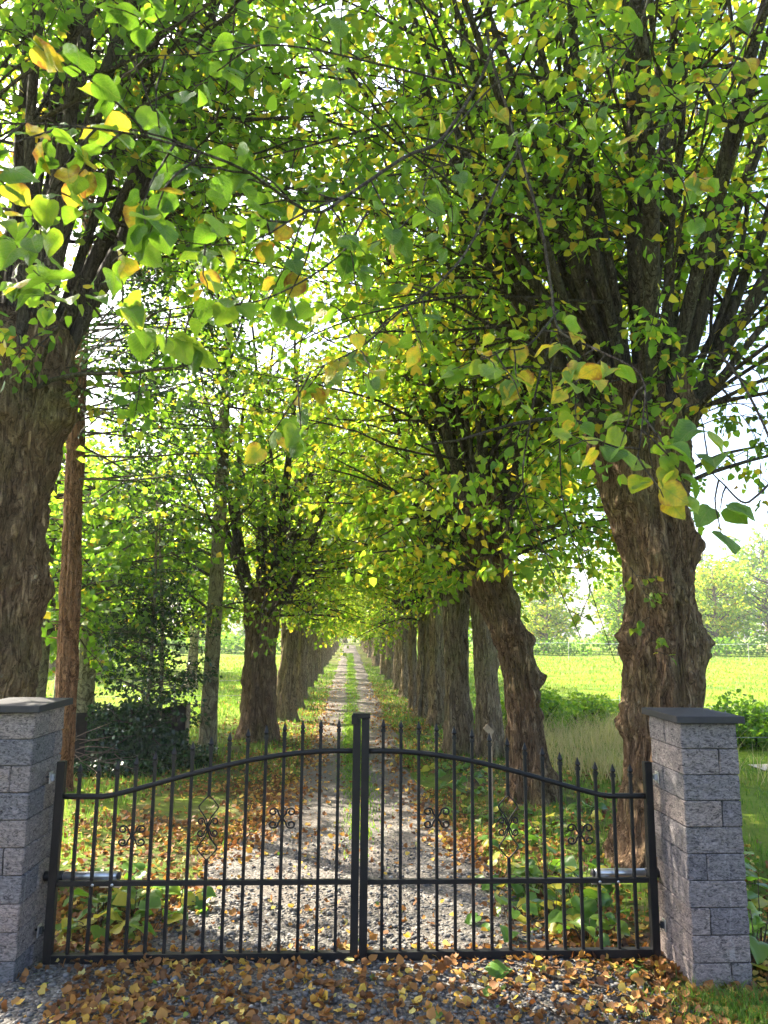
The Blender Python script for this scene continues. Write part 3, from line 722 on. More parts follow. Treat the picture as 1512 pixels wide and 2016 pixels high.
# holly with two thin stems
limbs = []
for z in np.concatenate([g.uniform(.3, 2.1, 70), g.uniform(1.8, 3.4, 22)]):
    limbs.append((z, g.uniform(0, 6.28), g.uniform(-.1, .6), g.uniform(.35, .95)*(1.15-z/5), .010, -.02))
hl = generic_tree('holly_tree', (-2.62, 10.05, 0), [(-.1, 0, 0, .032), (.5, 0, 0, .028), (1.5, .03, 0, .024), (3, .0, 0, .018), (4.0, -.05, 0, .008)], 91,
    'dark glossy holly growing in front of the dark plank panel', 'holly', None, BARK_SMOOTH, limbs, HOLLY, .06, 52, 7.0, .42, .05, 'far', tints=(0, 1), nphi=14, nz=40, barkd=.002, start=.05, split=False, twig_r=.004)
t2 = Tubes(); t2.add(np.array([(.16, .05, -.05), (.17, .05, .8), (.14, .04, 1.8), (.05, .02, 2.8), (.0, .0, 3.6)]), [.03, .027, .022, .016, .008], 10)
link('stem', t2.mesh('stem'), hl, BARK_SMOOTH)

# ---------------------------------------------------------------- distant trees along the field edges and the end of the drive
bgp = []
for k in range(3):
    limbs = [(g.uniform(.8, 6.5), g.uniform(0, 6.28), g.uniform(.0, .9), g.uniform(1.6, 3.4), .05, .0) for _ in range(60)]
    t = generic_tree('field_tree', (0, 0, 0), [(-.1, 0, 0, .3), (1, 0, 0, .22), (4, .1, 0, .15), (7.5, 0, 0, .04)], 120+k, 'x', 'tree', 'trees edging the fields', BARK_FAR, limbs, LIME,
        .24, 17, 3.0, 1.3, .04, 'far', tmean=[.55, .66, .48][k], yellow=[.05, .12, .02][k], split=False, nphi=14, nz=16)
    bgp.append(t)
# bare-limbed oak
limbs = [(g.uniform(2.5, 6.5), g.uniform(0, 6.28), g.uniform(.2, .9), g.uniform(2.2, 4.2), .10, .02) for _ in range(22)]
generic_tree('oak_tree', (38.5, 66, 0), [(-.1, 0, 0, .55), (1, 0, 0, .42), (4, .1, 0, .33), (8, 0, 0, .1)], 140, 'thin-crowned oak with dark spreading limbs at the far edge of the right field', 'tree', None,
    BARK_FAR, limbs, LIME, .22, 6, 2.0, 1.4, .02, 'far', tmean=.58, split=False, nphi=16, nz=20)
bspots = [(13, 62, .62), (17.5, 66, .75), (22, 60, .66), (26.5, 65, .85), (31, 62, .7), (35, 68, .8), (42.5, 63, .75), (47, 68, .9), (9.5, 67, .6), (52, 64, .8), (28, 74, 1.1), (20, 76, 1.05), (38, 78, 1.1), (14, 80, 1.0), (46, 80, 1.2),
          (-9.5, 29, 1.15), (-12.5, 33, 1.2),
          (-8, 60, .55), (-12, 63, .7), (-16, 58, .6), (-20.5, 62, .8), (-25, 60, .7), (-30, 64, .9), (-14, 72, 1.0), (-22, 74, 1.1),
          (-3.5, 108, 1.2), (2.5, 112, 1.1), (-.6, 120, 1.5), (6.5, 106, 1.0), (-7, 104, 1.0), (11, 110, 1.2)]
usedb = [False]*3
for n_, (x, y, sc) in enumerate(bspots):
    k = n_ % 3
    if y < 100 and x > 0: sc *= 1.3
    if not usedb[k]:
        t = bgp[k]; usedb[k] = True; t.location = (x, y, 0); t.scale = (sc,)*3
    else: t = copy_tree(bgp[k], (x, y, 0), rng.uniform(0, 6.28), (sc*rng.uniform(.9, 1.15), sc, sc*rng.uniform(.85, 1.1)))
    t['label'] = ('hazy tree in the belt beyond the right field' if y < 100 and x > 0 else 'hazy tree in the belt beyond the left field' if y < 100 else 'tree closing the far end of the drive')
    t['group'] = 'trees edging the right field' if y < 100 and x > 0 else 'tall trees in the left field' if y < 45 else 'trees edging the left field' if y < 100 else 'trees at the end of the drive'
for grp, text in (('trees edging the right field', 'hazy tree in the belt beyond the right field, %s out from the avenue'), ('trees edging the left field', 'hazy tree in the belt beyond the left field, %s out from the avenue'), ('tall trees in the left field', 'tall tree standing in the left field behind the thicket, %s out from the avenue'), ('trees at the end of the drive', 'tree closing the far end of the drive, %s from the left')):
    ts = [o for o in C.objects if o.parent is None and o.get('group') == grp]
    ts.sort(key=lambda o: o.location.x if 'end' in grp else abs(o.location.x))
    for k, o in enumerate(ts): o['label'] = text % ORD[k]
# low hedge under the belt
def leaf_mass(name, pts, size, tint, mat, kind='far', up=.8):
    n = len(pts)
    D = nrm(rng.normal(0, 1, (n, 3))*np.array([1, 1, .6])); Nn = nrm(np.array([0, 0, up])+rng.normal(0, .7, (n, 3)))
    me = leaf_cloud(name, pts, D, Nn, size, tint, kind); me.materials.append(mat); return me
for nm, x0, x1, yy, lab in [('hedge', 6, 60, 59, 'low dark hedge along the far edge of the right field'), ('hedge', -34, -3, 57, 'low dark hedge along the far edge of the left field')]:
    n = 9000; hx = rng.uniform(x0, x1, n); hh = 1.1+.7*noise2(hx, hx*0, 31, .9)
    pts = np.stack([hx, yy+rng.normal(0, .6, n)+.6*np.sin(hx*.4), hh*rng.random(n)**.7], -1)
    o = empty(nm, (0, 0, 0)); tag(o, lab, 'hedge')
    link('foliage', leaf_mass('foliage', pts, rng.uniform(.14, .3, n), rng.uniform(.0, .45, n), LIME), o)['kind'] = 'stuff'

# ---------------------------------------------------------------- stone pillars
GY0 = 4.18
def pillar(name, x0, x1, y0, y1, h, courses, first, label, mirror=False):
    cxp, cyp = (x0+x1)/2, (y0+y1)/2
    root = empty(name, (cxp, cyp, -.02)); tag(root, label, 'gate pillar', 'stone gate pillars')
    ch = h/courses; W, Dp = x1-x0, y1-y0
    patt = first
    for c in range(courses):
        z0 = c*ch+.001; z1 = (c+1)*ch-.0035
        p = patt[c]
        cells = []
        if p == 'f': s = .62+.12*((c*7) % 3-1); cells = [(0, 1, 0, s), (0, 1, s, 1)]
        elif p == 'l': cells = [(0, .66, 0, 1), (.66, 1, 0, 1)]
        else: cells = [(0, .34, 0, 1), (.34, 1, 0, 1)]
        for (a, b, e, f) in cells:
            if mirror: a, b = 1-b, 1-a
            j = rng.uniform(-.0025, .0025, 2)
            bx0 = -W/2+a*W+(.0022 if a > 0 else j[0]); bx1 = -W/2+b*W-(.0022 if b < 1 else j[1])
            by0 = -Dp/2+e*Dp+(.0022 if e > 0 else j[1]); by1 = -Dp/2+f*Dp-(.0022 if f < 1 else j[0])
            bm = box_bm(bx0, bx1, by0, by1, z0, z1, .0045)
            # rough split faces: cut once each way and push the cut points a little
            bmesh.ops.subdivide_edges(bm, edges=[e_ for e_ in bm.edges if e_.calc_length() > .05], cuts=2, use_grid_fill=True)
            for v in bm.verts:
                v.co.x += rng.normal(0, .0016); v.co.y += rng.normal(0, .0016); v.co.z += rng.normal(0, .0004)
            me = bmmesh('block', bm)
            o = link('block', me, root, BLOCK)
    # mortar core, just behind the faces
    link('core', bmmesh('core', box_bm(-W/2+.009, W/2-.009, -Dp/2+.009, Dp/2-.009, -.08, h-.01)), root, SLATE)
    return root, ch
pR, ch = pillar('gate_pillar', 1.715, 2.010, 3.865, 4.265, 1.27, 10, ['l', 'f', 'r', 'f', 'r', 'f', 'l', 'f', 'l', 'f'], 'grey-pink block pillar at the right end of the gate')
pL, ch = pillar('gate_pillar', -1.885, -1.590, 3.965, 4.365, 1.30, 10, ['f', 'l', 'f', 'f', 'r', 'f', 'f', 'r', 'f', 'f'], 'grey-pink block pillar at the left end of the gate', True)
def cap(root, W, Dp, z):
    bm = bmesh.new(); ov = .032
    a, b = W/2+ov, Dp/2+ov
    bmesh.ops.create_cube(bm, size=1.0)
    for v in bm.verts: v.co = Vector((v.co.x*2*a, v.co.y*2*b, z+(v.co.z+.5)*.036))
    top = [f for f in bm.faces if f.normal.z > .9][0]
    r = bmesh.ops.poke(bm, faces=[top]); r['verts'][0].co.z += .022
    bmesh.ops.bevel(bm, geom=[e for e in bm.edges if abs(e.verts[0].co.z-e.verts[1].co.z) < .001 or abs(e.verts[0].co.z-e.verts[1].co.z) > .03], offset=.003, segments=1, affect='EDGES')
    link('capstone', bmmesh('capstone', bm), root, SLATE)
cap(pR, .295, .40, 1.272); cap(pL, .295, .40, 1.302)

# ---------------------------------------------------------------- the gate
BW = .0165     # bar width
def rail_z(s):
    """top rail height, s = 0 at the hinge .. 1 at the meeting post"""
    t = np.clip((s-.15)/.80, 0, 1)
    return .828+.235*np.sin(t*np.pi/2)**1.15
def spiral(cx, cz, r0, r1, a0, turns, n=26):
    a = a0+np.linspace(0, turns*2*np.pi, n); r = np.linspace(r0, r1, n)
    return np.stack([cx+r*np.cos(a), np.zeros(n), cz+r*np.sin(a)], -1)
def finial_mesh():
    bm = bmesh.new()
    prof = [(.0115, 0), (.0115, .018), (.0075, .020), (.0075, .024), (.0122, .032), (.0105, .038), (.0055, .054), (.0022, .066), (.0005, .070)]
    rings = []
    for r, z in prof: rings.append([bm.verts.new((sx*r, sy*r, z)) for sx, sy in ((-1, -1), (1, -1), (1, 1), (-1, 1))])
    for a, b in zip(rings[:-1], rings[1:]):
        for k in range(4): bm.faces.new((a[k], a[(k+1) % 4], b[(k+1) % 4], b[k]))
    bm.faces.new(rings[-1]); bm.faces.new(rings[0][::-1])
    return bmmesh('finial', bm)
FIN = finial_mesh(); FIN.materials.append(IRON)
def c_scroll():
    """two back-to-back C scrolls with curled ends"""
    tb = Tubes()
    for sx in (-1, 1):
        up = spiral(0, 0, .017, .006, 0, -.9)
        for sz in (-1, 1):
            # curl at the far end, then sweep in to the bar
            cur = spiral(.021, .017, .011, .0045, math.pi*.95, -1.15, 22)[::-1]
            sweep = catmull([cur[-1], (.0085, 0, .012), (.0035, 0, .004), (.0022, 0, 0)], 8)
            P = np.concatenate([cur, sweep[1:]])*1.0
            P = P*np.array([sx*1.12, 1, sz*1.0])
            tb.add(P, .0026, 6)
    return tb
def diamond_scroll():
    tb = Tubes()
    for sx in (-1, 1):
        P = catmull([(0, 0, .160), (sx*.010, 0, .145), (sx*.027, 0, .118), (sx*.033, 0, .100), (sx*.026, 0, .082), (sx*.008, 0, .045), (sx*.002, 0, .015), (sx*.002, 0, -.015),
                     (sx*.008, 0, -.045), (sx*.026, 0, -.082), (sx*.033, 0, -.100), (sx*.027, 0, -.118), (sx*.010, 0, -.145), (0, 0, -.160)], 60)
        tb.add(P, .0028, 6)
    return tb
CS = None
def gate_leaf(xh, xm, label, cap_here):
    """xh hinge-post centre, xm meeting-post centre"""
    sgn = 1 if xm > xh else -1
    root = empty('gate_leaf', (xh, GY0, 0)); tag(root, label, 'gate', 'leaves of the double gate')
    L = abs(xm-xh)
    def X(s): return sgn*s
    link('hinge_post', bmmesh('hinge_post', box_bm(-.021, .021, -.021, .021, .014, 1.008, .003)), root, IRON)
    link('meeting_post', bmmesh('meeting_post', box_bm(X(L)-.021, X(L)+.021, -.021, .021, .014, 1.235, .003)), root, IRON)
    def hbar(nm, s0, s1, z0, z1, d):
        a, b = sorted((X(s0), X(s1))); return link(nm, bmmesh(nm, box_bm(a, b, -d, d, z0, z1, .0015)), root, IRON)
    hbar('bottom_rail', .0215, L-.0215, .014, .056, .0195)
    hbar('middle_rail', .0215, L-.0215, .384, .409, .0125)
    # curved top rail swept along its line
    s = np.linspace(.0215, L-.0215, 46); z = rail_z(s/L)
    V = []
    for k in range(46):
        for dy_, dz_ in ((-.0125, -.0125), (.0125, -.0125), (.0125, .0125), (-.0125, .0125)): V.append((X(s[k]), dy_, z[k]+dz_))
    Q = [(k*4+j, k*4+(j+1) % 4, k*4+4+(j+1) % 4, k*4+4+j) for k in range(45) for j in range(4)]+[(3, 2, 1, 0), (180, 181, 182, 183)]
    link('top_rail', npmesh('top_rail', V, Q), root, IRON)
    nb = 15; pitch_ = L/(nb+1)
    for k in range(1, nb+1):
        s_ = k*pitch_; zt = float(rail_z(s_/L))+.100; x_ = X(s_); h = BW/2
        if k == 8:
            link('bar', bmmesh('bar', box_bm(x_-h, x_+h, -h, h, .0565, .512, .0008)), root, IRON)
            bm = box_bm(x_-h, x_+h, -h, h, .828, zt, .0008)
        else: bm = box_bm(x_-h, x_+h, -h, h, .0565, zt, .0008)
        bar = link('bar', bmmesh('bar', bm), root, IRON)
        f = link('finial', FIN, bar); f.location = (x_, 0, zt-.001)
        if k in (4, 12):
            o = link('scroll', c_scroll().mesh('scroll'), root, IRON); o.location = (x_, -.0085, .632 if k == 4 else .718); o.scale = (2.0, 1, 1.85)
        if k == 8:
            o = link('diamond_scroll', diamond_scroll().mesh('diamond_scroll'), root, IRON); o.location = (x_, 0, .670); o.scale = (1.55, 1, 1.02)
            o = link('scroll', c_scroll().mesh('scroll'), root, IRON); o.location = (x_, -.0045, .672); o.scale = (1.55, 1, 1.7)
    for z_ in (.17, .925):   # hinges to the pillar
        tb = Tubes(); tb.add(np.array([(-sgn*.020, 0, z_), (-sgn*.075, .01, z_)]), .007, 8)
        tb.add(np.array([(-sgn*.045, .005, z_-.016), (-sgn*.045, .005, z_+.016)]), .012, 10)
        h_ = link('hinge', tb.mesh('hinge'), root, ZINC if z_ > .5 else BLACKP)
        link('hinge_plate', bmmesh('hinge_plate', box_bm(*sorted((-sgn*.050, -sgn*.056)), -.022, .022, z_-.03, z_+.03, .002)), h_, ZINC)
    if cap_here:
        a, b = sorted((X(L)-sgn*.025, X(L)+sgn*.072))
        link('post_cap', bmmesh('post_cap', box_bm(a, b, -.024, .024, 1.236, 1.262, .002)), root, IRON)
        a, b = sorted((X(L)-sgn*.026, X(L)+sgn*.002))
        link('stop_plate', bmmesh('stop_plate', box_bm(a-.004, b+.004, -.028, -.0215, 1.205, 1.255, .002)), root, IRON)
    return root
gate_leaf(-1.515, .052, 'black wrought-iron gate leaf between the left pillar and the centre posts', True)
gate_leaf(1.655, .099, 'black wrought-iron gate leaf between the centre posts and the right pillar', False)

def opener(xp, sgn, label):
    root = empty('gate_opener', (xp, GY0+.075, .41)); tag(root, label, 'gate opener', 'gate opener arms')
    def cyl(nm, a, b, r, mat, sides=24):
        tb = Tubes(); e = .004
        tb.add(np.array([(sgn*a, 0, 0), (sgn*(a+e), 0, 0), (sgn*(b-e), 0, 0), (sgn*b, 0, 0)]), [r*.85, r, r, r*.85], sides)
        return link(nm, tb.mesh(nm), root, mat)
    cyl('tube', .055, .335, .0225, STEEL); cyl('end_cap', .336, .352, .021, BLACKP); cyl('motor_end', -.075, .054, .026, BLACKP)
    link('bracket', bmmesh('bracket', box_bm(*sorted((sgn*.26, sgn*.37)), -.052, .010, -.045, -.0235, .003)), root, STEEL)
    for s_ in (.235, .335):
        tb = Tubes(); tb.add(np.array([(sgn*s_, -.083, -.020), (sgn*s_, -.089, -.020)]), [.0085, .0075], 14)
        link('bolt', tb.mesh('bolt'), root, ZINC)
    return root
opener(-1.545, 1, 'silver gate opener arm behind the left gate leaf'); opener(1.700, -1, 'silver gate opener arm behind the right gate leaf')

# ---------------------------------------------------------------- small built things
# wooden stake with a tilted sign board
st = empty('marker_stake', (1.325, 7.03, 0)); tag(st, 'pale wooden stake with a tilted little board beside the drive', 'stake')
link('post', bmmesh('post', box_bm(-.013, .013, -.011, .011, -.1, .80, .002)), st, WOODP)
o = link('board', bmmesh('board', box_bm(-.075, .02, -.022, -.0145, -.028, .028, .002)), st, WOODP); o.location = (0, 0, .80); o.rotation_euler = (0, rad(42), 0)

# dark plank panel under the holly
a_, b_ = np.array([-3.32, 9.5]), np.array([-2.16, 10.30]); dlen = np.linalg.norm(b_-a_); ang = math.atan2(b_[1]-a_[1], b_[0]-a_[0])
pn = empty('plank_panel', (a_[0], a_[1], 0), ang); tag(pn, 'dark weathered plank panel overgrown with ivy behind the left lime', 'fence panel')
npl = 11
for k in range(npl):
    w0 = dlen/npl
    link('plank', bmmesh('plank', box_bm(k*w0+.002, (k+1)*w0-.003, -.011+rng.normal(0, .002), .011, -.05, .70+rng.normal(0, .008), .002)), pn, WOODD)
link('rail', bmmesh('rail', box_bm(0, dlen, .0135, .05, .52, .58, .003)), pn, WOODD)
link('end_post', bmmesh('end_post', box_bm(dlen+.002, dlen+.05, -.03, .03, -.05, .73, .004)), pn, WOODP)
n = 5200; s_ = rng.uniform(.12, dlen, n); hz = rng.uniform(.0, .78, n)*np.clip(.55+.7*noise2(s_*3, s_*0, 77, 1.6), .3, 1.05)
pts = np.stack([s_, -.03-rng.random(n)*.10, hz], -1)
iv = link('ivy', leaf_cloud('ivy', pts, nrm(np.array([0, -.3, -1.0])+rng.normal(0, .5, (n, 3))), nrm(np.array([0, -1, .5])+rng.normal(0, .4, (n, 3))), rng.uniform(.02, .045, n), rng.random(n), 'mid'), pn, HOLLY); iv['kind'] = 'stuff'
# heap of cut sticks
bp = empty('brush_pile', (-3.12, 9.25, 0)); tag(bp, 'tangle of pale cut twigs heaped against the plank panel', 'brush pile')
for k in range(30):
    p = np.array([rng.normal(0, .16), rng.normal(-.02, .10), rng.uniform(.03, .42)]); a = rng.uniform(-.7, .7)+(np.pi if rng.random() < .5 else 0)
    tb = Tubes(); tb.add(grow(p, (math.cos(a), rng.normal(0, .3), rng.normal(-.05, .3)), rng.uniform(.3, .7), 6, -.03, .12, rng), np.linspace(.006, .002, 6), 5); link('stick', tb.mesh('stick'), bp, TWIG)

# wire fences
def wire_fence(label, posts, hts, ph, pr, mat_p, mat_w, wr_=.003):
    root = empty('wire_fence', (posts[0][0], posts[0][1], 0)); tag(root, label, 'fence'); o_ = np.array([posts[0][0], posts[0][1], 0])
    for (x, y) in posts:
        tb = Tubes(); tb.add(np.array([(x, y, -.1), (x, y, ph*.5), (x, y, ph)])-o_, pr, 8); link('post', tb.mesh('post'), root, mat_p)
    for h in hts:
        for (p, q_) in zip(posts[:-1], posts[1:]):
            t = np.linspace(0, 1, 7)[:, None]; P = np.array([*p, h])*(1-t)+np.array([*q_, h])*t; P[:, 2] -= .05*np.sin(t[:, 0]*np.pi)
            tb = Tubes(); tb.add(P-o_, wr_, 5); link('wire', tb.mesh('wire'), root, mat_w)
wire_fence('low wire fence at the near edge of the left field', [(-9.5, 16.4), (-6.4, 16.9), (-3.9, 17.3), (-1.9, 17.7)], (.28, .62), .7, .02, WIRE, WIRE, .006)
wire_fence('white electric tape fence before the hedge of the right field', [(8, 47), (14, 47.3), (20, 47.5), (26, 47.8), (32, 48), (38, 48.3)], (1.15,), 1.2, .02, WIRE, ROPE, .009)
wire_fence('thin white tape strung behind the leaning knobbly lime', [(2.6, 14.6), (5.4, 14.9), (7.8, 13.4)], (.42,), .5, .006, ROPE, ROPE, .0035)
wire_fence('slim white post with tape standing right of the right pillar', [(4.05, 8.0), (7.5, 9.4)], (.62,), .9, .007, WIRE, WIRE, .0025)

# ---------------------------------------------------------------- undergrowth
def blades(name, x, y, z, h, wdt, tint, lean=.35):
    n = len(x)
    a = rng.uniform(0, 6.28, n); dx, dy_ = np.cos(a), np.sin(a); b = rng.uniform(0, 6.28, n); l = h*lean*rng.uniform(.2, 1.6, n)
    B = np.stack([x, y, z], -1); W = np.stack([dx*wdt, dy_*wdt, np.zeros(n)], -1)
    M = B+np.stack([np.cos(b)*l*.35, np.sin(b)*l*.35, h*.6], -1); T = B+np.stack([np.cos(b)*l, np.sin(b)*l, h], -1)
    V = np.stack([B-W, B+W, M+W*.7, M-W*.7, T], 1); k = (np.arange(n)*5)[:, None]
    return npmesh(name, V.reshape(-1, 3), k+np.array([[0, 1, 2, 3]]), k+np.array([[3, 2, 4]]), smooth=True, tint=np.repeat(tint, 5))
def on_drive(x, y, pad=0):
    a, b = drive_edges(y); return (x > a+pad) & (x < b-pad)
def scatter(n, x0, x1, y0, y1, near=True):
    """denser close by"""
    u = rng.random(n); y = y0*(y1/y0)**u if near else y0+(y1-y0)*u
    return rng.uniform(x0, x1, n), y
# verge and centre-strip grass
X_, Y_ = scatter(76000, -5.0, 5.5, 4.7, 40)
den = noise2(X_, Y_, 41, 1.6)*.8+.25
den = np.where((X_ < -.5) & (Y_ < 9.5), den-.55+.5*(X_ < -2), den)             # bare leaf-strewn patch on the left
ok = (~on_drive(X_, Y_, .06)) & (rng.random(len(X_)) < den)
X_, Y_ = X_[ok], Y_[ok]; ht = rng.uniform(.035, .11, len(X_))*np.where(X_ > 1.2, .8, 1)
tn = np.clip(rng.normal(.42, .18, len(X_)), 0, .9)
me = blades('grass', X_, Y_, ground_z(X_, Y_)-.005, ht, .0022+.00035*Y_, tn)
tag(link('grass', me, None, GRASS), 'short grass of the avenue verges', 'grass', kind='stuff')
yy = np.concatenate([rng.uniform(5.8, 16, 16000), rng.uniform(16, 60, 12000)]); xx = .11+rng.normal(0, .095, len(yy))+.03*np.sin(yy)
ok = rng.random(len(yy)) < np.clip((yy-5.5)/5, .1, 1)*(.4+.6*noise2(xx*0, yy, 42, 2.0)); xx, yy = xx[ok], yy[ok]
me = blades('grass', xx, yy, np.full(len(xx), .006), rng.uniform(.018, .05, len(xx)), .0028+.0004*yy, np.clip(rng.normal(.5, .15, len(xx)), 0, .9))
tag(link('grass', me, None, GRASS), 'grass strip down the middle of the drive', 'grass', kind='stuff')
# field grass left and right
X1, Y1 = scatter(36000, 3.0, 34, 8, 55); X2, Y2 = scatter(20000, -22, -2.4, 12, 50)
X_ = np.concatenate([X1, X2]); Y_ = np.concatenate([Y1, Y2])
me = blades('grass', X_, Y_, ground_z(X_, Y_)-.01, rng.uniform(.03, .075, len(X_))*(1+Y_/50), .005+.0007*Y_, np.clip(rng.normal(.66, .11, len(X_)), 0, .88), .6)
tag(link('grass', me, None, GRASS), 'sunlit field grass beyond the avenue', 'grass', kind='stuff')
# tall dry grass right of the leaning lime
n = 5200; X_ = rng.normal(3.35, .8, n); Y_ = rng.uniform(8.4, 12.8, n); ok = (X_ > 2.25) & (X_ < 5.2) & (rng.random(n) < noise2(X_, Y_, 88, 3.2)*1.3); X_, Y_ = X_[ok], Y_[ok]
me = blades('dry_grass', X_, Y_, ground_z(X_, Y_), rng.uniform(.12, .58, len(X_))*(.5+.7*noise2(X_, Y_, 89, 2.6)), .0042, np.clip(rng.normal(.97, .06, len(X_)), .6, 1), .6)
tag(link('dry_grass', me, None, GRASS), 'tall straw-coloured dry grass right of the leaning lime', 'grass', kind='stuff')
# grass tuft at the foot of the right pillar
n = 1500; X_ = np.concatenate([rng.normal(1.82, .22, 900), rng.normal(1.60, .06, 0), rng.uniform(1.5, 2.3, 600)]); Y_ = np.concatenate([rng.normal(3.62, .10, 900), rng.uniform(3.35, 3.75, 600)])
me = blades('grass', X_, Y_, X_*0, rng.uniform(.03, .10, n), .0022, np.clip(rng.normal(.3, .15, n), 0, .7), .8)
tag(link('grass', me, None, GRASS), 'dark grass tufts at the foot of the right pillar', 'grass', kind='stuff')

# broad-leaved plants: each leaf its own piece
def broad_leaf_mesh(k):
    V, T = make_leaf_template('fine', fold=[.25, .1, .35, .18][k % 4], curl=[.35, .15, .5, -.1][k % 4], twist=[.2, -.3, .1, .4][k % 4])
    tint = np.full(len(V), [.2, .5, .7, .35, .6, .93][k % 6]); 
    me = npmesh('leaf', V, None, T, smooth=True, tint=tint); me.materials.append(DOCK); return me
BL = [broad_leaf_mesh(k) for k in range(12)]
def leaf_matrix(p, d, n, s):
    d = Vector(d).normalized(); x = d.cross(Vector(n)).normalized(); z = x.cross(d)
    return Matrix(((x.x*s, d.x*s, z.x*s, p[0]), (x.y*s, d.y*s, z.y*s, p[1]), (x.z*s, d.z*s, z.z*s, p[2]), (0, 0, 0, 1)))
def broad_plant(x, y, nl, spread, size, label, group, hmax=.22, flat=.5):
    root = empty('leafy_plant', (x, y, 0)); tag(root, label, 'plant', group)
    tb = Tubes()
    for k in range(nl):
        a = rng.uniform(0, 6.28); rr = spread*math.sqrt(rng.random()); h = rng.uniform(.03, hmax)*(1-.5*rr/spread)
        p = np.array([math.cos(a)*rr, math.sin(a)*rr, h])
        tb.add(catmull([(p[0]*.2, p[1]*.2, -.03), (p[0]*.6, p[1]*.6, h*.8), p], 5), .0025, 5, cap=False)
        a2 = a+rng.normal(0, .9)
        o = link('leaf', BL[rng.integers(12)], root)
        o.matrix_local = leaf_matrix(p, (math.cos(a2), math.sin(a2), rng.uniform(-.5, .25)), (rng.normal(0, flat), rng.normal(-.3, flat), 1), size*rng.uniform(.65, 1.25))
    link('stalks', tb.mesh('stalks'), root, DOCK if False else SHOOT)
    return root
spotsL = [(-1.42, 4.62), (-1.25, 4.78), (-1.48, 4.95), (-1.12, 4.52), (-1.28, 5.1), (-1.02, 4.92), (-1.5, 5.35)]
spotsR = [(1.28, 4.75), (1.45, 4.95), (1.52, 4.6), (1.22, 5.15), (1.6, 5.2), (1.05, 5.35), (1.4, 5.45), (.95, 4.62), (1.36, 4.42)]
spotsO = [(2.32, 4.35), (2.25, 4.75), (2.45, 4.9), (2.18, 4.15), (2.6, 5.2), (2.35, 5.25)]
whereL = ['nearest the left hinge post', 'right below the left opener tube', 'hard against the foot of the left lime', 'lowest and closest to the left bottom rail', 'just behind the left opener tube end', 'spreading onto the leaf-strewn drive edge', 'highest, at the root of the left lime']
whereR = ['in the middle of the clump under the right opener tube', 'in front of the right lime root', 'closest to the right hinge post', 'left of the right lime root', 'half hidden by the right gate post', 'standing alone at the grass edge', 'highest, against the right lime trunk', 'spreading out on the brown leaves at the drive edge', 'lowest, touching the right bottom rail']
whereO = ['closest to the pillar side', 'midway up beside the pillar', 'at the picture edge behind the others', 'lowest, at the pillar foot', 'farthest back towards the field', 'between the pillar and the lime']
for k, (x, y) in enumerate(spotsL): broad_plant(x, y, 13, .17, .105, 'broad-leaved plant '+whereL[k], 'broad-leaved plants behind the left gate leaf')
for k, (x, y) in enumerate(spotsR): broad_plant(x, y, 12, .17, .105, 'broad-leaved plant '+whereR[k], 'broad-leaved plants behind the right gate leaf')
for k, (x, y) in enumerate(spotsO): broad_plant(x, y, 14, .17, .10, 'broad-leaved plant right of the right pillar, '+whereO[k], 'broad-leaved plants beside the right pillar', .42)
broad_plant(1.44, 3.98, 14, .06, .035, 'little dark green weed under the bottom rail near the right pillar', None, .08)
rsp = [(1.25, 8.3), (1.45, 8.9), (1.15, 9.5), (1.5, 7.2), (1.7, 6.7), (1.35, 6.3), (1.15, 7.2), (2.3, 7.3), (1.2, 10.4), (1.15, 12.2), (1.9, 6.9), (1.6, 9.6)]
for k, (x, y) in enumerate(sorted(rsp, key=lambda p: p[1])): broad_plant(x, y, 14, .24, .085, 'low pale-leaved plant on the right verge, %s counted from the gate' % ORD[k], 'low plants on the right verge', .12)
# weeds and shrubs in the right field margin
def shrub(nm, x, y, rx, rz, n, size, label, cat, tints=(.05, .6), mat=None):
    root = empty(nm, (x, y, 0)); tag(root, label, cat)
    d = nrm(rng.normal(0, 1, (n, 3))); r = rng.random(n)**.4
    lump = 1+.35*np.sin(d[:, 0]*5+x)*np.sin(d[:, 2]*6+y)
    pts = np.stack([d[:, 0]*r*rx*lump, d[:, 1]*r*rx*.8*lump, rz*.48+d[:, 2]*r*rz*.52*lump], -1); pts[:, 2] = np.abs(pts[:, 2])
    tb = Tubes()
    for k in range(14):
        tb.add(grow((rng.normal(0, rx*.15), rng.normal(0, rx*.15), -.05), (rng.normal(0, .4), rng.normal(0, .4), 1), rz*.9, 6, .02, .1, rng), np.linspace(.012, .004, 6), 5)
    link('stems', tb.mesh('stems'), root, SHOOT)
    link('foliage', leaf_mass('foliage', pts, size*rng.uniform(.6, 1.3, n), rng.uniform(*tints, n), mat or LIME, 'mid'), root)['kind'] = 'stuff'
shrub('bush', 6.15, 11.4, .75, .75, 2600, .06, 'leafy bush at the field edge beside the right pillar', 'bush')
shrub('nettle_patch', 3.35, 13.2, .62, .75, 1900, .055, 'nettle clump standing above the dry grass', 'weeds', (.2, .68))
shrub('nettle_patch', 4.5, 14.0, .7, .65, 1700, .055, 'lower weed clump right of the nettles in the field margin', 'weeds', (.3, .7))
shrub('nettle_patch', 2.75, 13.6, .4, .5, 900, .05, 'small brownish weed clump beside the nettles', 'weeds', (.3, .72))
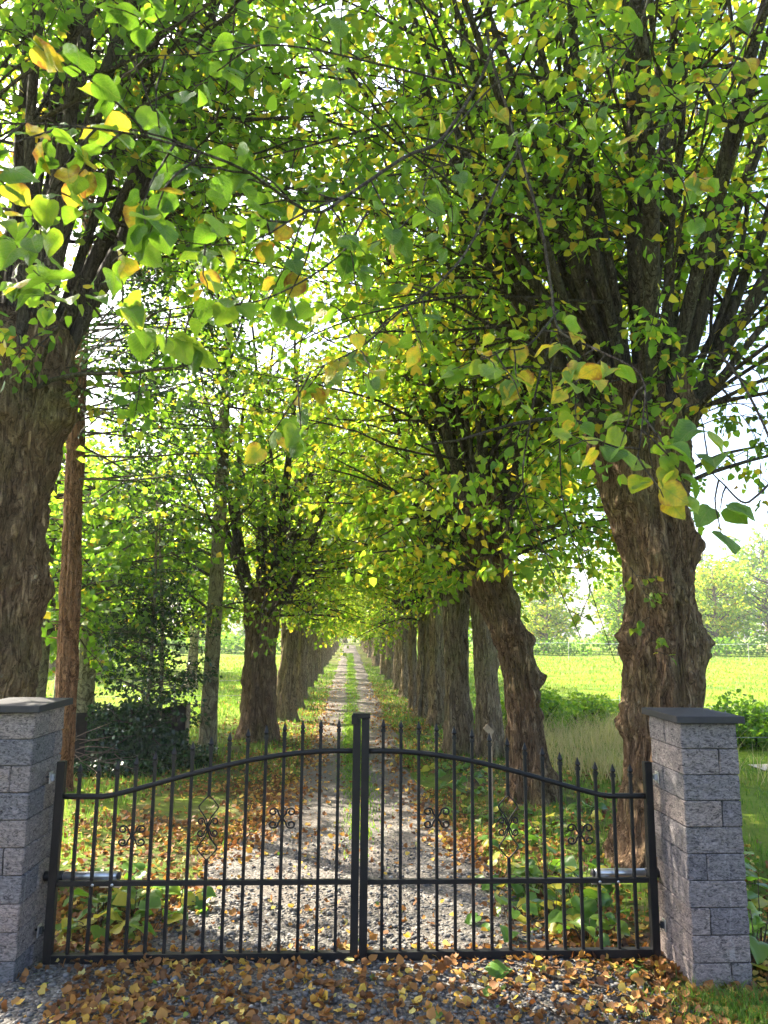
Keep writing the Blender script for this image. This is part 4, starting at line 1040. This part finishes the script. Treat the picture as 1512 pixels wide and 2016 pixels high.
# ivy carpet below the panel
n = 9000; X_ = rng.uniform(-3.6, -1.75, n); Y_ = rng.uniform(8.6, 10.6, n); ok = (Y_ > 9.05+.55*(X_+3.2)-.5+.35*noise2(X_, Y_, 51, 3.0)) ; X_, Y_ = X_[ok], Y_[ok]; n = len(X_)
pts = np.stack([X_, Y_, .02+rng.random(n)**1.5*.16], -1)
tag(link('ivy', leaf_mass('ivy', pts, rng.uniform(.025, .055, n), rng.random(n), HOLLY, 'mid', 1.2), None, HOLLY), 'dark ivy carpeting the ground below the holly', 'ivy', kind='stuff')

# ---------------------------------------------------------------- gravel stones
n = 37000
u = rng.random(n); Y_ = 2.75+(8.5-2.75)*u**1.5; X_ = rng.uniform(-2.6, 2.3, n)
keep = on_drive(X_, Y_, .02) & (rng.random(n) < np.clip(1.1-(Y_-4.4)/2.6*(1+.6*(noise2(X_, Y_, 61, 2.0)-.5)), .06, 1))
X_, Y_ = X_[keep], Y_[keep]; n = len(X_)
t_ = (1+5**.5)/2
ico = nrm(np.array([(-1, t_, 0), (1, t_, 0), (-1, -t_, 0), (1, -t_, 0), (0, -1, t_), (0, 1, t_), (0, -1, -t_), (0, 1, -t_), (t_, 0, -1), (t_, 0, 1), (-t_, 0, -1), (-t_, 0, 1)], float))
icf = np.array([(0, 11, 5), (0, 5, 1), (0, 1, 7), (0, 7, 10), (0, 10, 11), (1, 5, 9), (5, 11, 4), (11, 10, 2), (10, 7, 6), (7, 1, 8), (3, 9, 4), (3, 4, 2), (3, 2, 6), (3, 6, 8), (3, 8, 9), (4, 9, 5), (2, 4, 11), (6, 2, 10), (8, 6, 7), (9, 8, 1)])
sz = np.clip(rng.lognormal(math.log(.0066), .42, n), .0025, .018)
a = rng.uniform(0, 6.28, n); ca, sa = np.cos(a)[:, None], np.sin(a)[:, None]
L_ = ico[None]*np.stack([sz*rng.uniform(1, 1.5, n), sz*rng.uniform(.8, 1.1, n), sz*rng.uniform(.5, .8, n)], -1)[:, None]*(1+rng.normal(0, .12, (n, 12, 1)))
V = np.stack([L_[..., 0]*ca-L_[..., 1]*sa+X_[:, None], L_[..., 0]*sa+L_[..., 1]*ca+Y_[:, None], L_[..., 2]+(.013+sz*.3)[:, None]+.006*rng.random((n, 1))], -1)
F = (icf[None]+(np.arange(n)*12)[:, None, None]).reshape(-1, 3)
me = npmesh('gravel', V.reshape(-1, 3), None, F, smooth=False, tint=np.repeat(np.clip(rng.normal(.42, .24, n), 0, 1), 12))
tag(link('gravel', me, None, STONE), 'loose grey gravel stones on the drive around the gate', 'gravel', kind='stuff')

# ---------------------------------------------------------------- fallen leaves
def fallen(n, X_, Y_, prob, zoff=.022, size=.041):
    k = rng.random(n) < prob; x, y = X_[k], Y_[k]; m_ = len(x)
    z = np.where(on_drive(x, y), .022, ground_z(x, y)+.012)+rng.random(m_)**2*zoff
    D = rng.normal(0, 1, (m_, 3)); D[:, 2] *= .28; Nn = nrm(np.array([0, 0, 1.0])+rng.normal(0, .55, (m_, 3)))
    t = rng.random(m_); tint = np.where(t < .56, rng.uniform(.05, .48, m_), np.where(t < .84, rng.uniform(.46, .70, m_), np.where(t < .955, rng.uniform(.72, .86, m_), np.where(t < .985, rng.uniform(.89, .94, m_), 1.0))))
    return np.stack([x, y, z], -1), nrm(D), Nn, size*rng.uniform(.35, 1.25, m_), tint
n = 125000; X_, Y_ = scatter(n, -3.6, 3.4, 2.7, 26)
a, b = drive_edges(Y_)
dist_edge = np.minimum(X_-a, b-X_)
pr = np.where(Y_ < 4.3, .30+.75*np.clip(np.abs(X_-.2)/1.5, 0, 1)**1.3*(X_ > -1.3)-.10*(X_ < -1.25), np.where(dist_edge > 0, np.clip(.75-dist_edge*1.6, .045, 1), .6*np.exp(-(-dist_edge)/.9)+.08))
pr *= .35+.95*noise2(X_, Y_, 71, 2.4)
pr = np.where((X_ < 0) & (Y_ > 4.3) & (Y_ < 11), pr*1.5, pr)
A = fallen(n, X_, Y_, np.clip(pr, 0, 1)*np.clip(1.25-Y_/30, .3, 1))
# the nearest ones are single pieces of the litter, the rest one carpet
order = np.argsort(A[0][:, 1]); near = order[:300]; rest = order[300:]
lit = link('leaf_litter', leaf_cloud('leaf_litter', A[0][rest], A[1][rest], A[2][rest], A[3][rest], A[4][rest], 'curl'), None, LITTER)
tag(lit, 'brown and yellow fallen lime leaves strewn over the drive and verges', 'fallen leaves', kind='stuff')
LM = {}
def litter_mesh(k, tq):
    if (k, tq) not in LM:
        V, T = make_leaf_template('fine', fold=[.5, .2, -.3, .7, .35][k], curl=[.6, -.4, .3, .9, -.7][k], twist=[.4, -.5, .2, .6, -.2][k])
        me = npmesh('leaf', V, None, T, smooth=True, tint=np.full(len(V), tq)); me.materials.append(LITTER); LM[(k, tq)] = me
    return LM[(k, tq)]
TQ = np.array([.15, .25, .35, .45, .55, .65, .75, .83, .92, 1.0])
for i in near:
    tq = float(TQ[np.argmin(abs(TQ-A[4][i]))])
    o = link('leaf', litter_mesh(int(rng.integers(5)), tq), lit)
    p = A[0][i]+np.array([0, 0, .008]); o.matrix_local = leaf_matrix(p, A[1][i], A[2][i], float(A[3][i]))
# fallen twigs in front of the right leaf of the gate
for lab, P, r in [('long fallen twig lying on the leaves in front of the right gate leaf', [(.98, 3.95, .03), (1.22, 3.80, .035), (1.45, 3.62, .03), (1.72, 3.42, .025), (1.95, 3.25, .03)], .007),
                  ('short fallen twig among the leaves before the right gate leaf', [(.86, 3.82, .03), (.93, 3.62, .03), (1.0, 3.45, .025)], .006)]:
    tb = Tubes(); tb.add(catmull(P, 16)+rng.normal(0, .003, (16, 3)), np.linspace(r, r*.4, 16), 7)
    tag(link('fallen_twig', tb.mesh('fallen_twig'), None, SHOOT), lab, 'twig')
# big green leaf fallen before the gate
o = link('fallen_leaf', BL[1].copy(), None); o.matrix_world = leaf_matrix((.72, 3.98, .035), (1, .15, .05), (0, -.2, 1), .12)
tag(o, 'large fresh green leaf lying on the gravel just before the right gate leaf', 'leaf')

# ---------------------------------------------------------------- overhanging boughs close to the viewer
def lime_leaf_mesh(k, tq):
    V, T = make_leaf_template('fine', fold=[.20, .42, .08, .55, .30, -.12][k], curl=[.25, .45, .10, .65, -.15, .35][k], twist=[.1, -.35, .3, .0, .5, -.2][k])
    dv = np.clip(tq+.05*(np.abs(V[:, 0])*2-.5)+.04*np.sin(V[:, 1]*9+k), 0, 1)
    me = npmesh('leaf', V, None, T, smooth=True, tint=dv); me.materials.append(LIME_NEAR); return me
LTQ = [.14, .28, .40, .52, .64, .72, .82, .88]
LL = {(k, t): lime_leaf_mesh(k, t) for k in range(6) for t in LTQ}
def bough(tree, pts, r, twigs, nl, lsize, yellow, seed, tl=(.25, .6), down=.3, first=0.0, tmean=.36):
    """world-space bough through pts, a part of the tree; its big leaves are single pieces"""
    g = np.random.default_rng(seed); off = np.array(tree.location)
    P = catmull(pts, 40)-off
    rr = np.linspace(1, .42, 40)**2.2*r
    tb = Tubes(); tb.add(P, rr, 8)
    spots = []
    for k in range(twigs):
        t = first+(1-first)*(k+g.uniform(.1, .9))/twigs; i = min(int(t*39), 38)
        td = P[i+1]-P[i]; td /= np.linalg.norm(td)
        d = g.normal(0, 1, 3)*np.array([1, .6, .8]); d -= d.dot(td)*td*.8; d = d/np.linalg.norm(d)+td*.6+np.array([0, 0, -down])
        T = grow(P[i], d, g.uniform(*tl), 7, -.06, .12, g); tb.add(T, np.linspace(.0035, .0014, 7), 5, cap=False); spots.append(T)
    br = link('branch', tb.mesh('branch'), tree, SHOOT)
    for T in spots:
        for j in range(nl):
            s = g.uniform(.15, 1)**.7*5.99; i = int(s); p = T[i]+(T[i+1]-T[i])*(s-i)
            td = T[i+1]-T[i]; td /= np.linalg.norm(td)
            d = td*.5+g.normal(0, .7, 3)*np.array([1, 1, .5])+np.array([0, 0, -.45]); d /= np.linalg.norm(d)
            p = p+d*.025
            q = g.random(); tq = g.uniform(.8, .9) if q < yellow else np.clip(g.normal(tmean, .16), .1, .74)
            tq = LTQ[int(np.argmin([abs(tq-v) for v in LTQ]))]
            o = link('leaf', LL[(int(g.integers(6)), tq)], br)
            nn = np.array([g.normal(0, .55), g.normal(-.35, .55), 1.0])
            o.matrix_local = leaf_matrix(p, d, nn, lsize*g.uniform(.65, 1.15))
    return br
# ---------------------------------------------------------------- thin bright haze in the air
hz = link('haze', bmmesh('haze', box_bm(-330, 330, -70, 430, -1.1, 17.0)))
hm = bpy.data.materials.new('haze'); hm.use_nodes = True; hn = hm.node_tree; hn.nodes.clear()
ho = hn.nodes.new('ShaderNodeOutputMaterial'); hv = hn.nodes.new('ShaderNodeVolumePrincipled')
hv.inputs['Color'].default_value = (.95, .97, 1.0, 1); hv.inputs['Density'].default_value = HAZE; hv.inputs['Anisotropy'].default_value = .35
hn.links.new(hv.outputs[0], ho.inputs['Volume']); hz.data.materials.append(hm)
tag(hz, 'thin bright haze hanging in the air', 'haze', kind='stuff')

R1, L1 = lime_R1, lime_L1
bough(R1, [(2.15, 5.55, 4.2), (1.7, 5.0, 5.4), (1.0, 4.2, 5.5), (.61, 3.4, 4.48), (.37, 2.9, 3.82), (.19, 2.6, 3.52), (-.02, 2.2, 3.1), (-.13, 2.0, 2.91), (-.31, 1.85, 2.94), (-.53, 1.75, 2.95), (-.74, 1.7, 2.94), (-.91, 1.65, 2.9)],
      .013, 19, 7, .066, .2, 1, (.18, .42), .25, .52, .18)  # dark leaf tint here stands in for shade on the upper-left leaves
bough(R1, [(.61, 3.4, 4.48), (.11, 2.6, 3.91), (-.25, 2.2, 3.63), (-.5, 2.0, 3.41), (-.73, 1.9, 3.31)], .006, 11, 6, .066, .06, 2, (.2, .45), .25, .2, .26)
bough(R1, [(-.02, 2.2, 3.1), (-.16, 2.0, 2.9), (-.28, 1.9, 2.76), (-.42, 1.8, 2.69), (-.64, 1.75, 2.72), (-.83, 1.7, 2.69)], .004, 9, 6, .066, .12, 3, (.15, .32), .3, .15, .3)
bough(R1, [(.04, 2.3, 3.1), (-.05, 2.05, 2.8), (-.24, 1.9, 2.59), (-.41, 1.8, 2.52), (-.56, 1.75, 2.46), (-.71, 1.7, 2.44)], .004, 8, 3, .068, .05, 4, (.06, .16), .15, .4, .45)
bough(R1, [(1.9, 5.4, 4.4), (1.3, 4.7, 5.6), (.8, 4.0, 5.38), (.82, 3.5, 4.34), (.87, 3.2, 3.64), (.83, 2.9, 3.16), (.77, 2.6, 2.83), (.81, 2.3, 2.63), (.87, 2.1, 2.47), (.82, 2.0, 2.27), (.78, 1.95, 2.16)],
      .012, 11, 4, .072, .2, 5, (.12, .34), .2, .62, .55)
bough(R1, [(.80, 2.7, 2.95), (.6, 2.4, 2.68), (.48, 2.3, 2.62), (.37, 2.2, 2.53)], .005, 6, 4, .07, .25, 6, (.1, .26), .2, .1, .55)
bough(R1, [(2.35, 5.3, 3.6), (2.2, 4.2, 3.4), (1.8, 3.0, 2.5), (1.35, 2.4, 2.15), (1.2, 2.3, 2.19), (1.07, 2.2, 2.26)], .010, 4, 2, .085, .0, 7, (.1, .25), .2, .75, .35)
bough(R1, [(1.95, 5.5, 3.6), (1.6, 5.2, 3.95), (1.35, 4.9, 3.63), (1.18, 4.7, 3.09), (1.1, 4.6, 2.65), (1.19, 4.5, 2.22), (1.38, 4.4, 1.67)], .014, 4, 2, .06, .3, 8, (.1, .3), .4, .3, .5)
bough(R1, [(2.0, 5.45, 3.55), (1.65, 5.1, 3.85), (1.39, 4.9, 3.56), (1.37, 4.7, 3.02), (1.36, 4.6, 2.49), (1.47, 4.5, 2.0), (1.58, 4.4, 1.53)], .012, 4, 2, .06, .2, 9, (.1, .3), .4, .3, .5)
bough(R1, [(1.8, 5.3, 4.6), (1.2, 4.4, 4.9), (.77, 3.4, 4.04), (.51, 3.0, 3.39), (.33, 2.8, 3.09), (.18, 2.6, 2.89), (.04, 2.5, 2.71), (-.1, 2.4, 2.59), (-.2, 2.3, 2.5)], .010, 12, 4, .07, .2, 10, (.12, .36), .3, .5, .42)
bough(R1, [(1.3, 4.3, 5.3), (.83, 3.6, 4.73), (.45, 3.0, 3.96), (.3, 2.7, 3.54), (.23, 2.6, 3.26)], .008, 9, 4, .07, .22, 11, (.15, .4), .3, .35, .4)
bough(R1, [(2.0, 4.6, 5.2), (1.43, 3.0, 4.83), (1.2, 2.8, 4.26), (.94, 2.7, 3.92), (.75, 2.6, 3.65)], .008, 9, 4, .07, .12, 12, (.15, .4), .3, .3, .45)
bough(R1, [(2.4, 4.6, 5.0), (1.95, 3.0, 4.69), (1.6, 2.8, 4.1), (1.32, 2.7, 3.82), (1.15, 2.6, 3.51)], .008, 10, 4, .07, .12, 13, (.15, .4), .3, .3, .45)
# epicormic sprig on the right trunk
bough(R1, [(2.12, 5.5, 2.2), (2.14, 5.40, 2.1), (2.2, 5.38, 1.9), (2.18, 5.38, 1.7), (2.24, 5.36, 1.55)], .004, 8, 4, .055, .03, 14, (.06, .16), .2, .0, .55)
for k, (x, z0, z1, sd_) in enumerate([(3.05, 3.5, 2.5, 31), (3.35, 3.4, 2.0, 32), (3.62, 3.6, 2.3, 33), (3.2, 3.3, 2.75, 34), (3.5, 3.9, 3.0, 35)]):
    bough(R1, [(2.65, 5.75, z0), (x-.25, 5.5, z0+.1), (x, 5.35, (z0+z1)/2+.25), (x+.06, 5.3, z1)], .007, 8, 5, .058, .1, sd_, (.12, .4), .45, .3, .42)
bough(L1, [(-2.1, 5.3, 3.6), (-1.95, 5.15, 3.55), (-1.9, 5.1, 3.35), (-1.85, 5.1, 3.25)], .005, 6, 4, .06, .15, 15, (.08, .2), .3, .0, .5)
bough(L1, [(-2.2, 5.0, 3.9), (-1.7, 3.6, 3.5), (-1.25, 2.6, 3.0), (-1.1, 2.3, 2.75)], .006, 7, 4, .06, .05, 16, (.1, .25), .2, .45, .48)
